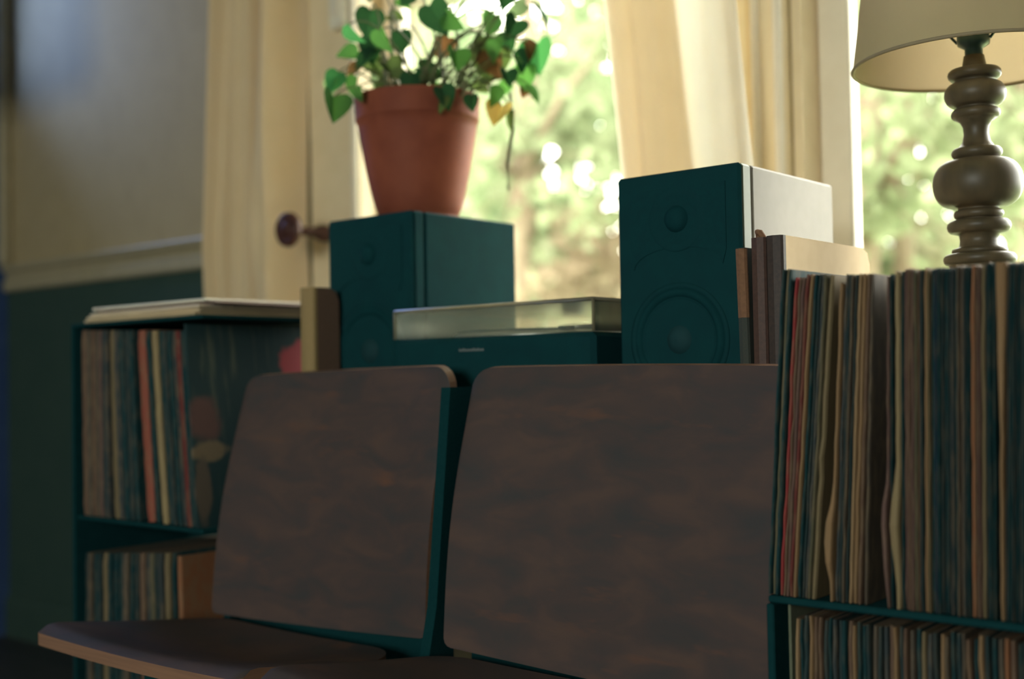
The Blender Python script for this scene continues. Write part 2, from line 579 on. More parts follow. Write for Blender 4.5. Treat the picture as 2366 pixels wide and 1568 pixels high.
CAS_L = at(716, 300, WALL_Y - 0.045).x
casing('trim_2', CAS_L, at(829, 300, WALL_Y - 0.045).x, SILL + 0.001, HEAD, 'flat cream window casing behind the potted plant', False, True, 0.045)
bb = MB().box((at(701, 300, WALL_Y - 0.05).x, WALL_Y - 0.052, SILL + 0.001), (CAS_L - 0.0005, WALL_Y, HEAD), 0.003).build('shade_strip', M['band'], bpy.data.objects['trim_2'])  # strip added to draw the shadow between curtain and casing
bb['label'] = 'dark olive strip standing in for shade along the casing edge'
casing('trim_3', W1b + 0.004, W2a - 0.004, SILL, HEAD, 'cream post casing between the two windows', True, True)
struct(MB().box((CAS_L - 0.04, WALL_Y - 0.07, SILL - 0.03), (W2b, WALL_Y + 0.02, SILL), 0.004).build('trim_4', M['trim']), 'cream window sill board behind the turntable')


def window(name, x0, x1, z0, z1, label, stile=0.055):
    yc = WALL_Y + 0.055
    fr = MB()
    fr.box((x0, WALL_Y, z0), (x0 + 0.016, Yo, z1)).box((x1 - 0.016, WALL_Y, z0), (x1, Yo, z1))
    fr.box((x0 + 0.016, WALL_Y, z0), (x1 - 0.016, Yo, z0 + 0.02)).box((x0 + 0.016, WALL_Y, z1 - 0.02), (x1 - 0.016, Yo, z1))
    root = struct(fr.build(name, M['trim']), label)
    a, b = x0 + 0.018, x1 - 0.018
    c, d = z0 + 0.022, z1 - 0.022
    MB().box((a, yc, c), (a + stile, yc + 0.035, d), 0.004).build('stile', M['sash'], root)
    MB().box((b - stile, yc, c), (b, yc + 0.035, d), 0.004).build('stile', M['sash'], root)
    MB().box((a + stile, yc, c), (b - stile, yc + 0.035, c + 0.05), 0.004).build('bottom_rail', M['sash'], root)
    MB().box((a + stile, yc, d - 0.05), (b - stile, yc + 0.035, d), 0.004).build('top_rail', M['sash'], root)
    MB().box((a + stile - 0.004, yc + 0.015, c + 0.046), (b - stile + 0.004, yc + 0.019, d - 0.046)).build('pane', M['glass'], root)
    return root


window('window_1', W1a, W1b, SILL, HEAD, 'wide sash window behind the potted plant and middle curtain')
window('window_2', W2a, W2b, SILL, HEAD, 'sash window behind the lamp')
for nm, y0, y1, z0, z1, ax in (('fill_window_3', 1.3, 1.72, 1.60, 2.40, 'x'), ('fill_window_4', -0.7, 1.1, 0.8, 2.1, 'y')):  # unseen windows added to light the corner blue and fill the room
    m = MB()
    for (a, b, c, d) in ((y0, y0 + 0.04, z0, z1), (y1 - 0.04, y1, z0, z1), (y0 + 0.04, y1 - 0.04, z0, z0 + 0.04), (y0 + 0.04, y1 - 0.04, z1 - 0.04, z1)):
        if ax == 'x':
            m.box((LEFT_X - 0.1, a, c), (LEFT_X - 0.05, b, d))
        else:
            m.box((a, FRONT_Y - 0.1, c), (b, FRONT_Y - 0.05, d))
    wo = struct(m.build(nm, M['sash']))
    g = MB()
    if ax == 'x':
        g.box((LEFT_X - 0.078, y0 + 0.04, z0 + 0.04), (LEFT_X - 0.074, y1 - 0.04, z1 - 0.04))
    else:
        g.box((y0 + 0.04, FRONT_Y - 0.078, z0 + 0.04), (y1 - 0.04, FRONT_Y - 0.074, z1 - 0.04))
    g.build('pane', M['bluefilter' if ax == 'x' else 'coolfilter'], wo)
    if ax == 'x':
        MB().box((LEFT_X + 0.005, 1.262, 1.56), (LEFT_X + 0.76, 1.288, 2.44), 0.004).build('shutter', M['innerwall'], wo)  # unseen leaf added to keep the blue light off the seats
area('portal_window_1', ((W1a + W1b) / 2, Yo + 0.01, (SILL + HEAD) / 2), (0, -1, 0), W1b - W1a, HEAD - SILL, (1, 1, 1), 1, True)
area('portal_window_2', ((W2a + W2b) / 2, Yo + 0.01, (SILL + HEAD) / 2), (0, -1, 0), W2b - W2a, HEAD - SILL, (1, 1, 1), 1, True)

# ------------------------------------------------------------------ outdoors
struct(MB().box((-40, Yo + 0.02, -0.5), (30, 60, -0.35)).build('lawn', M['lawn']), 'sunlit lawn outside the windows')
LEAFM = [
    leaf_mat('tree_leaf_pale', (0.175, 0.206, 0.118), (0.253, 0.263, 0.166), (0.226, 0.272, 0.148), 0.5, 1.2),
    leaf_mat('tree_leaf_mid', (0.120, 0.160, 0.087), (0.176, 0.211, 0.119), (0.171, 0.226, 0.111), 0.5, 1.2),
    leaf_mat('tree_leaf_yellow', (0.229, 0.224, 0.134), (0.279, 0.259, 0.169), (0.286, 0.291, 0.170), 0.5, 1.2),
    leaf_mat('tree_leaf_tawny', (0.210, 0.160, 0.109), (0.255, 0.205, 0.139), (0.266, 0.215, 0.140), 0.5, 1.2),
]


def tree(loc, h, crown_z, rx, rz, n, lm, label, size=0.085, lean=0.0, seed=0, clumps=26):
    rnd = random.Random(seed)
    root = thing('tree', label, 'tree', loc, 0, 'trees outside the windows')
    tr = MB()
    tr.tube([(0, 0, 0), (lean * 0.4, 0, h * 0.35), (lean, 0.1, h * 0.7), (lean * 1.2, 0.1, h * 0.95)], [0.11, 0.09, 0.06, 0.02], 9)
    tr.build('trunk', M['bark'], root)
    cl = []
    for i in range(clumps):
        while True:
            p = Vector((rnd.uniform(-1, 1), rnd.uniform(-1, 1), rnd.uniform(-1, 1)))
            if p.length < 1:
                break
        c = Vector((lean + p.x * rx, p.y * rx, crown_z + p.z * rz))
        cl.append((c, rnd.uniform(0.22, 0.5) * min(1.3, rx / 1.2)))
        if i % 3 == 0:
            b = MB().tube([(lean * 0.6, 0, crown_z - rz * 0.5), ((c.x + lean * 0.6) / 2, c.y / 2, (c.z + crown_z - rz * 0.3) / 2), tuple(c)], [0.035, 0.025, 0.01], 6)
            b.build('branch', M['bark'], root)
    lf = MB()
    for i in range(n):
        c, rr = rnd.choice(cl)
        p = c + Vector((rnd.gauss(0, 1), rnd.gauss(0, 1), rnd.gauss(0, 0.8))) * rr * 0.55
        e = Euler((rnd.uniform(0, 6.3), rnd.uniform(0, 6.3), rnd.uniform(0, 6.3))).to_matrix()
        s = size * rnd.uniform(0.6, 1.3)
        q = [p + e @ Vector(t) * s for t in ((0, -1, 0), (0.55, -0.1, 0.08), (0, 1, 0), (-0.55, -0.1, 0.08))]
        lf.add(q, [(0, 1, 2, 3)])
    fo = lf.build('foliage', lm, root)
    fo['kind'] = 'stuff'
    return root


def gpt(px, Y):
    p = at(px, 700, Y)
    return (p.x, Y, -0.36)


tree(gpt(1180, 6.0), 4.6, 2.9, 1.0, 1.1, 1150, LEAFM[0], 'pale green leafy tree seen just right of the potted plant', 0.075, 0.1, 1, 22)
tree(gpt(1330, 8.5), 5.2, 3.2, 1.5, 1.6, 1600, LEAFM[1], 'mid green tree seen left of the middle curtain', 0.085, -0.1, 2, 24)
tree(gpt(1240, 11.0), 4.0, 1.7, 1.9, 1.3, 2600, LEAFM[2], 'low yellow green bush tree seen between the speakers', 0.10, 0.0, 3, 30)
tree(gpt(1475, 7.0), 3.4, 1.35, 0.95, 0.8, 1500, LEAFM[3], 'tawny low tree behind the left edge of the middle curtain', 0.075, 0.0, 4, 20)
tree(gpt(1985, 7.0), 5.0, 2.6, 1.3, 1.5, 2300, LEAFM[0], 'pale green tree seen left of the lamp', 0.085, 0.1, 5, 26)
tree(gpt(2110, 10.0), 6.0, 3.4, 1.7, 2.0, 2800, LEAFM[2], 'yellow green tree seen directly left of the lamp stem', 0.10, -0.2, 6, 28)
tree(gpt(2000, 12.5), 4.2, 2.0, 1.9, 1.4, 3400, LEAFM[1], 'mid green tree low in the right window', 0.10, 0.0, 7, 30)
tree(gpt(2330, 9.0), 5.0, 3.6, 1.2, 1.3, 1100, LEAFM[0], 'sparse pale tree right of the lamp stem', 0.09, 0.1, 8, 16)
tree(gpt(1120, 13.0), 5.0, 2.2, 1.6, 1.5, 3200, LEAFM[0], 'pale tree far behind the potted plant', 0.12, 0.0, 9, 30)
tree(gpt(1600, 9.0), 5.0, 2.8, 1.8, 1.8, 2400, LEAFM[1], 'mid green tree hidden mostly behind the middle curtain', 0.10, 0.0, 10, 26)
for i, (px, Y, lm) in enumerate(((930, 20, 0), (1130, 25, 2), (1290, 21, 1), (1450, 26, 0), (1800, 22, 2), (1990, 26, 0), (2140, 21, 1), (2330, 25, 2))):
    words = ['leftmost', 'second', 'third', 'fourth', 'fifth', 'sixth', 'seventh', 'rightmost'][i]
    t = tree(gpt(px, Y), 4.6, 2.0, 2.3, 1.7, 1900, LEAFM[lm], words + ' of the distant hedge trees across the lawn', 0.15, 0.0, 20 + i, 26)
    t['group'] = 'distant hedge trees'

tree(gpt(1235, 10.5), 7.5, 4.9, 1.5, 1.3, 1500, LEAFM[1], 'tall green tree whose crown shows between the plant and the middle curtain', 0.10, 0.1, 41, 22)
tree(gpt(2010, 14.0), 8.5, 5.4, 1.8, 1.5, 1900, LEAFM[0], 'tall pale tree whose crown shows beside the lampshade', 0.12, 0.0, 42, 24)
# pale neighbouring house at the upper left of the window
HY = 27.0
hp = at(985, 300, HY)
house = thing('neighbour_house', 'pale pinkish house with overhanging eave beyond the potted plant', 'house', (hp.x, HY, -0.36))
MB().box((-15.188, 0, 0), (0.000, 6, 12.825)).build('wall', M['siding'], house)
board = MB().box((-15.188, -0.051, 0), (0.000, 0.000, 0.338)).mesh('siding_board', M['siding'])
for i in range(33):
    place('siding_board', board, house, (0, 0, 0.084 + i * 0.388))
MB().box((-0.371, -0.084, 0), (0.068, 0.000, 12.825)).build('corner_board', M['housetrim'], house)
MB().prism_x([(-1.856, 12.572), (-1.856, 12.994), (7.762, 16.200), (7.762, 15.778)], -16.200, 3.206).build('roof', M['roof'], house)
MB().box((-16.200, -1.957, 12.420), (3.206, -1.856, 13.027)).build('fascia', M['housetrim'], house)
MB().box((-16.200, -1.856, 12.420), (3.206, 0.000, 12.521)).build('soffit', M['housetrim'], house)
MB().box((-2.531, -0.084, 6.750), (-1.519, 0.000, 10.463), 0.034).build('shutter', M['housetrim'], house)

# ------------------------------------------------------------------ curtains


def curtain(name, label, fn, nu, nv, cm='curtain'):
    vs, fs = rim_plane(fn, nu, nv)
    o = MB().add(vs, fs, True).build(name, M[cm])
    return tag(o, label, 'curtain', None)


CY1 = 1.665
kn = at(672, 530, CY1)          # where the holdback gathers the left curtain
lx_top, lx_bot = at(500, 0, CY1).x, at(484, 700, CY1).x
rx_top, rx_kn, rx_bot = at(660, -40, CY1).x, at(668, 540, CY1).x, at(664, 705, CY1).x
CUR_TOP = 2.18


def cur1(u, v):
    z = CUR_TOP + (0.03 - CUR_TOP) * v
    zk = kn.z
    if z >= zk:
        t = (CUR_TOP - z) / (CUR_TOP - zk)
        xl = lx_top + (lx_bot - lx_top) * t * 0.9
        xr = rx_top + 0.0 + (rx_kn - rx_top) * t
        g = t ** 1.6
    else:
        t = (zk - z) / zk
        xl = lx_bot - 0.03 * t
        xr = rx_kn + (rx_bot - rx_kn) * min(1, t * 2.4) + 0.02 * t
        g = max(0.0, 1 - t * 2.2)
    # cloth drawn towards the peg on its right-hand side
    uu = u ** (1.0 + 0.35 * g)
    x = xl + (xr - xl) * uu
    amp = 0.030 * (1 - 0.35 * g)
    ph = 2 * math.pi * (3.1 * u + 0.05 * math.sin(5 * v))
    y = CY1 + amp * math.sin(ph) + 0.012 * math.sin(ph * 2.3 + 1.0 + v) - 0.02 * g * (1 - u)
    # tight diagonal pleats running into the peg
    d = (u - 0.78) * 3.0
    y += 0.022 * g * math.sin(14 * (u - 0.18 * (1 - g))) * math.exp(-d * d)
    if u > 0.70:                       # leading edge turns back towards the glass
        k = (u - 0.70) / 0.30
        y += 0.08 * k * k - 0.03 * math.sin(math.pi * k)
        x += 0.020 * k * (1 - k)
    return (x, min(y, WALL_Y - 0.035), z)


curtain('curtain', 'cream cotton curtain on the far left, gathered behind a round wooden peg', cur1, 96, 90, 'lined')
CY2 = 1.66
l2t, l2b = at(1415, 0, CY2).x, at(1450, 395, CY2).x
r2t, r2b = at(1694, 0, CY2).x, at(1738, 385, CY2).x
z2a, z2b = at(1500, 0, CY2).z, at(1500, 390, CY2).z


def cur2(u, v):
    z = CUR_TOP + (0.72 - CUR_TOP) * v
    t = (z2a - z) / (z2a - z2b)
    xl, xr = l2t + (l2b - l2t) * t, r2t + (r2b - r2t) * t
    x = xl + (xr - xl) * u
    ph = 2 * math.pi * (0.95 * u + 0.55)
    y = CY2 + 0.024 * math.sin(ph) + 0.004 * math.sin(3.1 * ph + 0.6 * t) + 0.002 * math.sin(7.3 * ph) + 0.02 * (u - 0.5)
    if u > 0.5:                        # the single-layer half bows out towards the glass
        y += 0.020 * math.sin(math.pi * (u - 0.5) / 0.5)
    x += 0.003 * math.sin(ph * 1.7 + t)
    return (x, min(y, WALL_Y - 0.035), z)


c2 = curtain('curtain', 'bright backlit cream curtain hanging behind the pale-sided speaker', cur2, 96, 50)


def lining(u, v):
    x, y, z = cur2(0.01 + 0.50 * u, v)
    return (x, min(y + 0.012, WALL_Y - 0.022), z)


vs, fs = rim_plane(lining, 48, 40)
MB().add(vs, fs, True).build('lining', M['lining'], c2)

# round wooden holdback: disc on a turned stem reaching back to the casing
hb = at(662, 530, 1.60)
hold = thing('curtain_holdback', 'round reddish wooden curtain holdback peg left of the black speaker', 'holdback', (hb.x, 1.60, hb.z))
MB().lathe([(0.0, -0.006), (0.010, -0.007), (0.016, -0.003), (0.020, -0.001), (0.024, -0.004), (0.032, -0.004), (0.036, 0.000), (0.0365, 0.008), (0.033, 0.014), (0.015, 0.017), (0.0, 0.017)], 40, axis='y').build('disc', M['redwood'], hold)
ey = WALL_Y - 0.045 - 1.60
MB().lathe([(0.0, 0.016), (0.009, 0.016), (0.010, 0.06), (0.011, 0.075), (0.017, 0.088), (0.019, 0.102), (0.016, 0.115), (0.012, 0.122), (0.020, 0.13), (0.022, ey), (0.0, ey)], 24, axis='y').build('stem', M['redwood'], hold)

# small white fitting on the left casing
sp = at(786, 68, WALL_Y - 0.055)
sw = thing('wall_fitting', 'small white plastic fitting on the window casing left of the plant', 'fitting', (sp.x, WALL_Y - 0.045, sp.z))
MB().box((-0.025, -0.024, 0.0), (0.025, 0.0, 0.14), 0.005).build('housing', M['plaster'], sw)
MB().box((-0.016, -0.030, 0.03), (0.016, -0.024, 0.11), 0.002).build('cover_plate', M['sash'], sw)

# ------------------------------------------------------------------ media table and side table
TABLE_Z = 0.70


def plain_table(name, label, x0, x1, y0, y1, top):
    t = thing(name, label, 'table', ((x0 + x1) / 2, (y0 + y1) / 2, 0))
    hx, hy = (x1 - x0) / 2, (y1 - y0) / 2
    MB().box((-hx, -hy, top - 0.025), (hx, hy, top), 0.004).build('tabletop', M['table'], t)
    MB().box((-hx + 0.03, -hy + 0.02, top - 0.11), (hx - 0.03, -hy + 0.04, top - 0.025)).build('apron', M['table'], t)
    MB().box((-hx + 0.03, hy - 0.04, top - 0.11), (hx - 0.03, hy - 0.02, top - 0.025)).build('apron', M['table'], t)
    for sx in (-1, 1):
        for sy in (-1, 1):
            MB().lathe([(0.0, 0.0), (0.014, 0.0), (0.020, top - 0.11), (0.020, top - 0.025), (0.0, top - 0.025)], 12, (sx * (hx - 0.045), sy * (hy - 0.045), 0)).build('leg', M['table'], t)
    return t


plain_table('media_table', 'dark wooden table carrying the turntable and speakers behind the seats', -1.487, -0.600, 1.198, 1.665, TABLE_Z)
plain_table('side_table', 'dark side table behind the record rack, under the lamp', -0.585, -0.20, 1.405, 1.70, TABLE_Z)

# ------------------------------------------------------------------ speakers


def speaker(label, cx, y0, W, D, H, rz, cab_mat, rim_mat):
    t = thing('bookshelf_speaker', label, 'speaker', (cx, y0 + D / 2, TABLE_Z), rz, 'pair of bookshelf speakers')
    hw, hd = W / 2, D / 2
    f = 0.006
    bd = 0.030
    MB().box((-hw, -hd + bd, f), (hw, hd, H), 0.003).build('cabinet', cab_mat, t)
    MB().box((-hw, -hd + 0.006, f), (hw, -hd + bd - 0.0015, H), 0.003).build('baffle_rim', rim_mat, t)
    b = MB().box((-hw - 0.0003, -hd, f), (hw + 0.0003, -hd + 0.0075, H + 0.0003), 0.004).build('baffle', M['black'], t)
    # raised tweeter waveguide plate, its lower edge arched over the woofer
    arc = [(-hw * 0.78, H - 0.02), (-hw * 0.78, H * 0.66)]
    for i in range(13):
        a = math.pi * (1 - i / 12)
        arc.append((hw * 0.72 * math.cos(a), H * 0.60 + 0.025 * math.sin(a)))
    arc += [(hw * 0.78, H * 0.66), (hw * 0.78, H - 0.02)]
    pl = MB()
    n = len(arc)
    vs = [(x, -hd - 0.0012, z) for x, z in arc] + [(x, -hd + 0.003, z) for x, z in arc]
    pl.add(vs, [tuple(range(n))] + [(i, n + i, n + (i + 1) % n, (i + 1) % n) for i in range(n)])
    pl.build('waveguide_plate', M['cone'], t)
    tz = H * 0.80
    tw = MB().lathe([(0.040, -0.001), (0.038, -0.002), (0.030, -0.001), (0.018, 0.001)], 36, (0, -hd, tz), 'y').build('tweeter', M['black'], t)
    MB().lathe([(0.0175, 0.001), (0.015, -0.005), (0.010, -0.0085), (0.004, -0.010), (0.0, -0.0103)], 24, (0, -hd, tz), 'y').build('dome', M['rubber'], tw)
    wz = H * 0.30
    wr = hw * 0.80
    wf = MB().lathe([(wr, 0.0), (wr, -0.0015), (wr * 0.93, -0.002), (wr * 0.90, -0.0005)], 48, (0, -hd, wz), 'y').build('woofer', M['black'], t)
    MB().lathe([(wr * 0.905, -0.0005), (wr * 0.87, -0.004), (wr * 0.82, -0.0048), (wr * 0.77, -0.003), (wr * 0.74, 0.0)], 48, (0, -hd, wz), 'y').build('surround', M['rubber'], wf)
    MB().lathe([(wr * 0.75, -0.001), (wr * 0.5, 0.004), (wr * 0.28, 0.006)], 48, (0, -hd, wz), 'y').build('cone', M['cone'], wf)
    MB().lathe([(wr * 0.29, 0.006), (wr * 0.24, -0.001), (wr * 0.12, -0.005), (0.0, -0.006)], 32, (0, -hd, wz), 'y').build('dust_cap', M['dust'], wf)
    for sx in (-1, 1):
        for sy in (-1, 1):
            MB().lathe([(0.0, 0), (0.009, 0), (0.008, f), (0.0, f)], 14, (sx * (hw - 0.02), sy * (hd - 0.025), 0)).build('foot', M['rubber'], t)
    return t


SLY, SRY = 1.28, 1.25
a, b = at(757, 510, SLY), at(950, 487, SLY)
L_SPK_TOP = (a.z + b.z) / 2
speaker('all-black bookshelf speaker with the terracotta potted plant on top', (a.x + b.x) / 2, SLY, b.x - a.x, 0.245, L_SPK_TOP - TABLE_Z, 0.0, M['black'], M['black'])
l_spk = (a.x, b.x)
a, b = at(1425, 412, SRY), at(1708, 376, SRY)
speaker('pale-sided bookshelf speaker with black front, right of the turntable', (a.x + b.x) / 2, SRY, b.x - a.x, 0.252, (a.z + b.z) / 2 - TABLE_Z, 0.0, M['spk_white'], M['spk_strip'])
r_spk = (a.x, b.x)

# ------------------------------------------------------------------ turntable
TY = 1.215
a, b = at(913, 786, TY), at(1372, 775, TY)
TW = b.x - a.x
TD = 0.355
tz_top = a.z
lid_top = at(922, 719, TY).z
tt = thing('turntable', 'black record player under a clear closed dust cover between the two speakers', 'record player', ((a.x + b.x) / 2, TY + TD / 2, TABLE_Z))
hw, hd = TW / 2, TD / 2
bz = tz_top - TABLE_Z
MB().box((-hw, -hd, 0.022), (hw, hd, bz), 0.006).build('plinth', M['black'], tt)
for sx in (-1, 1):
    for sy in (-1, 1):
        MB().lathe([(0.0, 0.0), (0.024, 0.0), (0.026, 0.010), (0.020, 0.022), (0.0, 0.022)], 20, (sx * (hw - 0.04), sy * (hd - 0.04), 0)).build('foot', M['rubber'], tt)
# strip of tiny pale characters on the front, too small to read
bg = MB()
rr = random.Random(3)
x = -0.052
while x < -0.008:
    cw = rr.choice((0.0012, 0.0018, 0.0022))
    bg.box((x, -hd - 0.0006, bz - 0.0195), (x + cw, -hd + 0.001, bz - 0.0165 + rr.choice((0, 0, 0.001))))
    x += cw + 0.0012
bdg = bg.build('badge', mat('badge_print', (0.20, 0.22, 0.21)), tt)
bdg['label'] = 'faint pale lettering on the black front'
pf = MB().lathe([(0.0, 0.006), (0.14, 0.006), (0.145, 0.003), (0.145, -0.001)], 48, (-0.03, 0.0, bz + 0.002)).build('platter', M['silver'], tt)
MB().lathe([(0.0, 0.009), (0.138, 0.009), (0.14, 0.0065), (0.14, 0.006)], 48, (-0.03, 0.0, bz + 0.002)).build('mat', M['rubber'], pf)
arm = MB().tube([(0.115, 0.12, bz + 0.013), (0.115, 0.02, bz + 0.013), (0.10, -0.08, bz + 0.012), (0.085, -0.105, bz + 0.010)], 0.003, 10).build('tonearm', M['silver'], tt)
MB().lathe([(0.0, 0.0), (0.014, 0.0), (0.013, 0.006), (0.0095, 0.008), (0.0095, 0.038), (0.0, 0.039)], 24, (0.115, 0.135, bz)).build('arm_base', M['black'], arm)
MB().box((0.078, -0.125, bz + 0.006), (0.092, -0.100, bz + 0.012), 0.002).build('headshell', M['black'], arm)
# lid: front, back, two sides and top as one moulded sheet
lh = lid_top - tz_top
th = 0.003
ld = MB()
z0, z1 = bz + 0.001, bz + lh
for (x0, x1, y0, y1) in ((-hw, hw, -hd, -hd + th), (-hw, hw, hd - th, hd), (-hw, -hw + th, -hd + th, hd - th), (hw - th, hw, -hd + th, hd - th)):
    ld.box((x0, y0, z0), (x1, y1, z1 - th))
ld.box((-hw, -hd, z1 - th), (hw, hd, z1))
lid = ld.build('dust_cover', M['acrylic'], tt)
eg = MB()
for (p, q) in (((-hw, -hd, z1), (hw, -hd, z1)), ((-hw, -hd, z0), (-hw, -hd, z1)), ((hw, -hd, z0), (hw, -hd, z1)), ((hw, -hd, z1), (hw, hd, z1)), ((-hw, hd, z1), (hw, hd, z1)), ((-hw, -hd, z1), (-hw, hd, z1))):
    eg.tube([p, q], 0.0022, 8)
eg.build('lid_edge', M['acrylic_edge'], lid)
for sx in (-1, 1):
    MB().box((sx * hw * 0.72 - 0.018, hd - 0.002, bz - 0.02), (sx * hw * 0.72 + 0.018, hd + 0.014, bz + 0.028), 0.003).build('hinge', M['black'], tt)

# ------------------------------------------------------------------ theatre seats


def corner(s, half, r):
    """how much a rounded corner of radius r trims the height at x = s*half"""
    d = abs(s) * half - (half - r)
    return r - math.sqrt(max(0.0, r * r - d * d)) if d > 0 else 0.0


def slab(fn_front, thick_vec, nu, nv, mats):
    """closed slab: front surface fn(u,v), back surface pushed by thick_vec(u,v); rim gets material 1"""
    m = MB()
    us = sorted(set([i / nu for i in range(nu + 1)] + [0.004, 0.012, 0.024, 0.04, 0.06, 0.94, 0.96, 0.976, 0.988, 0.996]))
    nuu = len(us) - 1
    F = [[Vector(fn_front(u, j / nv)) for u in us] for j in range(nv + 1)]
    B = [[F[j][i] + Vector(thick_vec) for i in range(nuu + 1)] for j in range(nv + 1)]
    w_ = nuu + 1
    vs = [p for r in F for p in r]
    m.add(vs, [(j * w_ + i, j * w_ + i + 1, (j + 1) * w_ + i + 1, (j + 1) * w_ + i) for j in range(nv) for i in range(nuu)], True, 0)
    vs = [p for r in B for p in r]
    m.add(vs, [(j * w_ + i, (j + 1) * w_ + i, (j + 1) * w_ + i + 1, j * w_ + i + 1) for j in range(nv) for i in range(nuu)], True, 0)
    rim = [(0, i) for i in range(nuu)] + [(j, nuu) for j in range(nv)] + [(nv, i) for i in range(nuu, 0, -1)] + [(j, 0) for j in range(nv, 0, -1)]
    n = len(rim)
    vs = [F[j][i] for j, i in rim] + [B[j][i] for j, i in rim]
    m.add(vs, [(k, n + k, n + (k + 1) % n, (k + 1) % n) for k in range(n)], False, 1)
    return m


def theatre_seat(label, x0, x1, tl, tr, bl, br, ytl, ytr, ybl, ybr, px0, px1, left_end, pz, gap=0.036):
    """x0..x1 back panel; tl,tr,bl,br corner heights; y.. corner depths; px0..px1 pan"""
    cx = (x0 + x1) / 2
    half = (x1 - x0) / 2
    t = thing('theatre_seat', label, 'chair', (cx, 0.97, 0), 0, 'pair of wooden theatre seats')

    def back(u, v):
        s = 2 * u - 1
        zb = bl + (br - bl) * u - 0.006 * (1 - s * s) + corner(s, half, 0.010)
        zt = tl + (tr - tl) * u + 0.002 * (1 - s * s) - corner(s, half, 0.032 if (left_end or s < 0) else 0.012)
        z = zb + (zt - zb) * v
        yb = ybl + (ybr - ybl) * u
        yt = ytl + (ytr - ytl) * u
        y = yb + (yt - yb) * v + 0.016 * (1 - s * s) - 0.012 * math.sin(math.pi * v) - 0.97
        # edges of the panel roll very slightly away from the sitter
        return (s * half, y, z)
    bk = slab(back, (0, 0.013, 0.002), 24, 14, None).build('backrest', [M['wood'], M['wood_edge']], t)
    ph = (px1 - px0) / 2
    pc = (px0 + px1) / 2 - cx

    def pan(u, v):
        s = 2 * u - 1
        yf, yr = 0.812 - 0.97 + corner(s, ph, 0.012), 1.085 - 0.97 - corner(s, ph, 0.075)
        y = yf + (yr - yf) * v
        z = pz - 0.030 * v ** 1.1 - 0.018 * math.sin(math.pi * v) * (1 - s * s) + 0.004 * s * s
        if v < 0.1:
            z -= 0.010 * (1 - v / 0.1) ** 2
        return (pc + s * ph, y, z)
    slab(pan, (0, 0.0, -0.016), 24, 18, None).build('seat_pan', [M['wood'], M['wood_edge']], t)
    MB().box((pc - 0.10, 0.90 - 0.97, 0.335), (pc + 0.10, 1.06 - 0.97, 0.372), 0.004).build('hinge_plate', M['iron'], t)
    MB().tube([(pc - ph + 0.01, 0.07, 0.352), (pc + ph - 0.01, 0.07, 0.352)], 0.012, 10).build('hinge_rod', M['iron'], t)
    MB().box((-half + 0.01, 1.122 - 0.97, 0.30), (half - 0.01, 1.136 - 0.97, min(bl, br) + 0.01), 0.003).build('gap_shade_bar', M['iron'], t)  # bar added to darken the shadow gap under the backrest
    for sx in (-1, 1):
        xx = sx * (half - 0.035)
        MB().box((xx - 0.02, 1.085 - 0.97 + 0.055, 0.50), (xx + 0.02, 1.10 - 0.97 + 0.058, 0.70), 0.004).build('back_bracket', M['iron'], t)

    def standard(xc, dy=0.0):
        m = MB()
        prof = [(0.0, 0.0), (0.21, 0.0), (0.21, 0.025), (0.19, 0.06), (0.18, 0.30), (0.18, 0.42), (0.222, 0.70), (0.222, 0.735),
                (0.182, 0.735), (0.15, 0.46), (0.13, 0.38), (0.06, 0.352), (0.06, 0.330), (0.13, 0.30), (0.14, 0.06), (0.0, 0.025)]
        m.prism_x([(y + dy * min(1, z / 0.3), z) for y, z in prof], xc - 0.008, xc + 0.008)
        return m.build('iron_standard', M['iron'], t)
    if left_end:
        standard(-half + 0.012)
    standard(half + gap / 2 if left_end else half - 0.03, -0.030 if left_end else 0.0)
    return t


sx0, sx1 = at(565, 880, 1.150).x, at(1040, 850, 1.150).x
theatre_seat('further of two dark wooden theatre seats, left of the iron gap', sx0, sx1,
             at(580, 869, 1.150).z, at(1040, 845, 1.150).z, at(490, 1416, 1.085).z, at(985, 1476, 1.095).z, 1.150, 1.150, 1.085, 1.095,
             at(80, 1450, 0.812).x, at(541, 1556, 0.812).x, True, 0.426)
s2a, s2b = at(1089, 850, 1.145).x, -0.583
theatre_seat('nearer of two dark wooden theatre seats, beside the record rack', s2a, s2b,
             at(1100, 850, 1.145).z, at(1790, 846, 1.145).z, at(1000, 1488, 1.085).z, at(1330, 1568, 1.085).z - 0.004, 1.145, 1.145, 1.085, 1.085,
             at(580, 1552, 0.805).x, -0.605, False, 0.434)

# ------------------------------------------------------------------ record racks
UP_Z = 0.527                         # level the upper records stand on
LO_L, LO_R = 0.163, 0.188            # lower levels of the left and right rack
RACK_Y, RACK_D = 1.068, 0.325
RT = at(1812, 616, 1.075).z           # top of the side panels


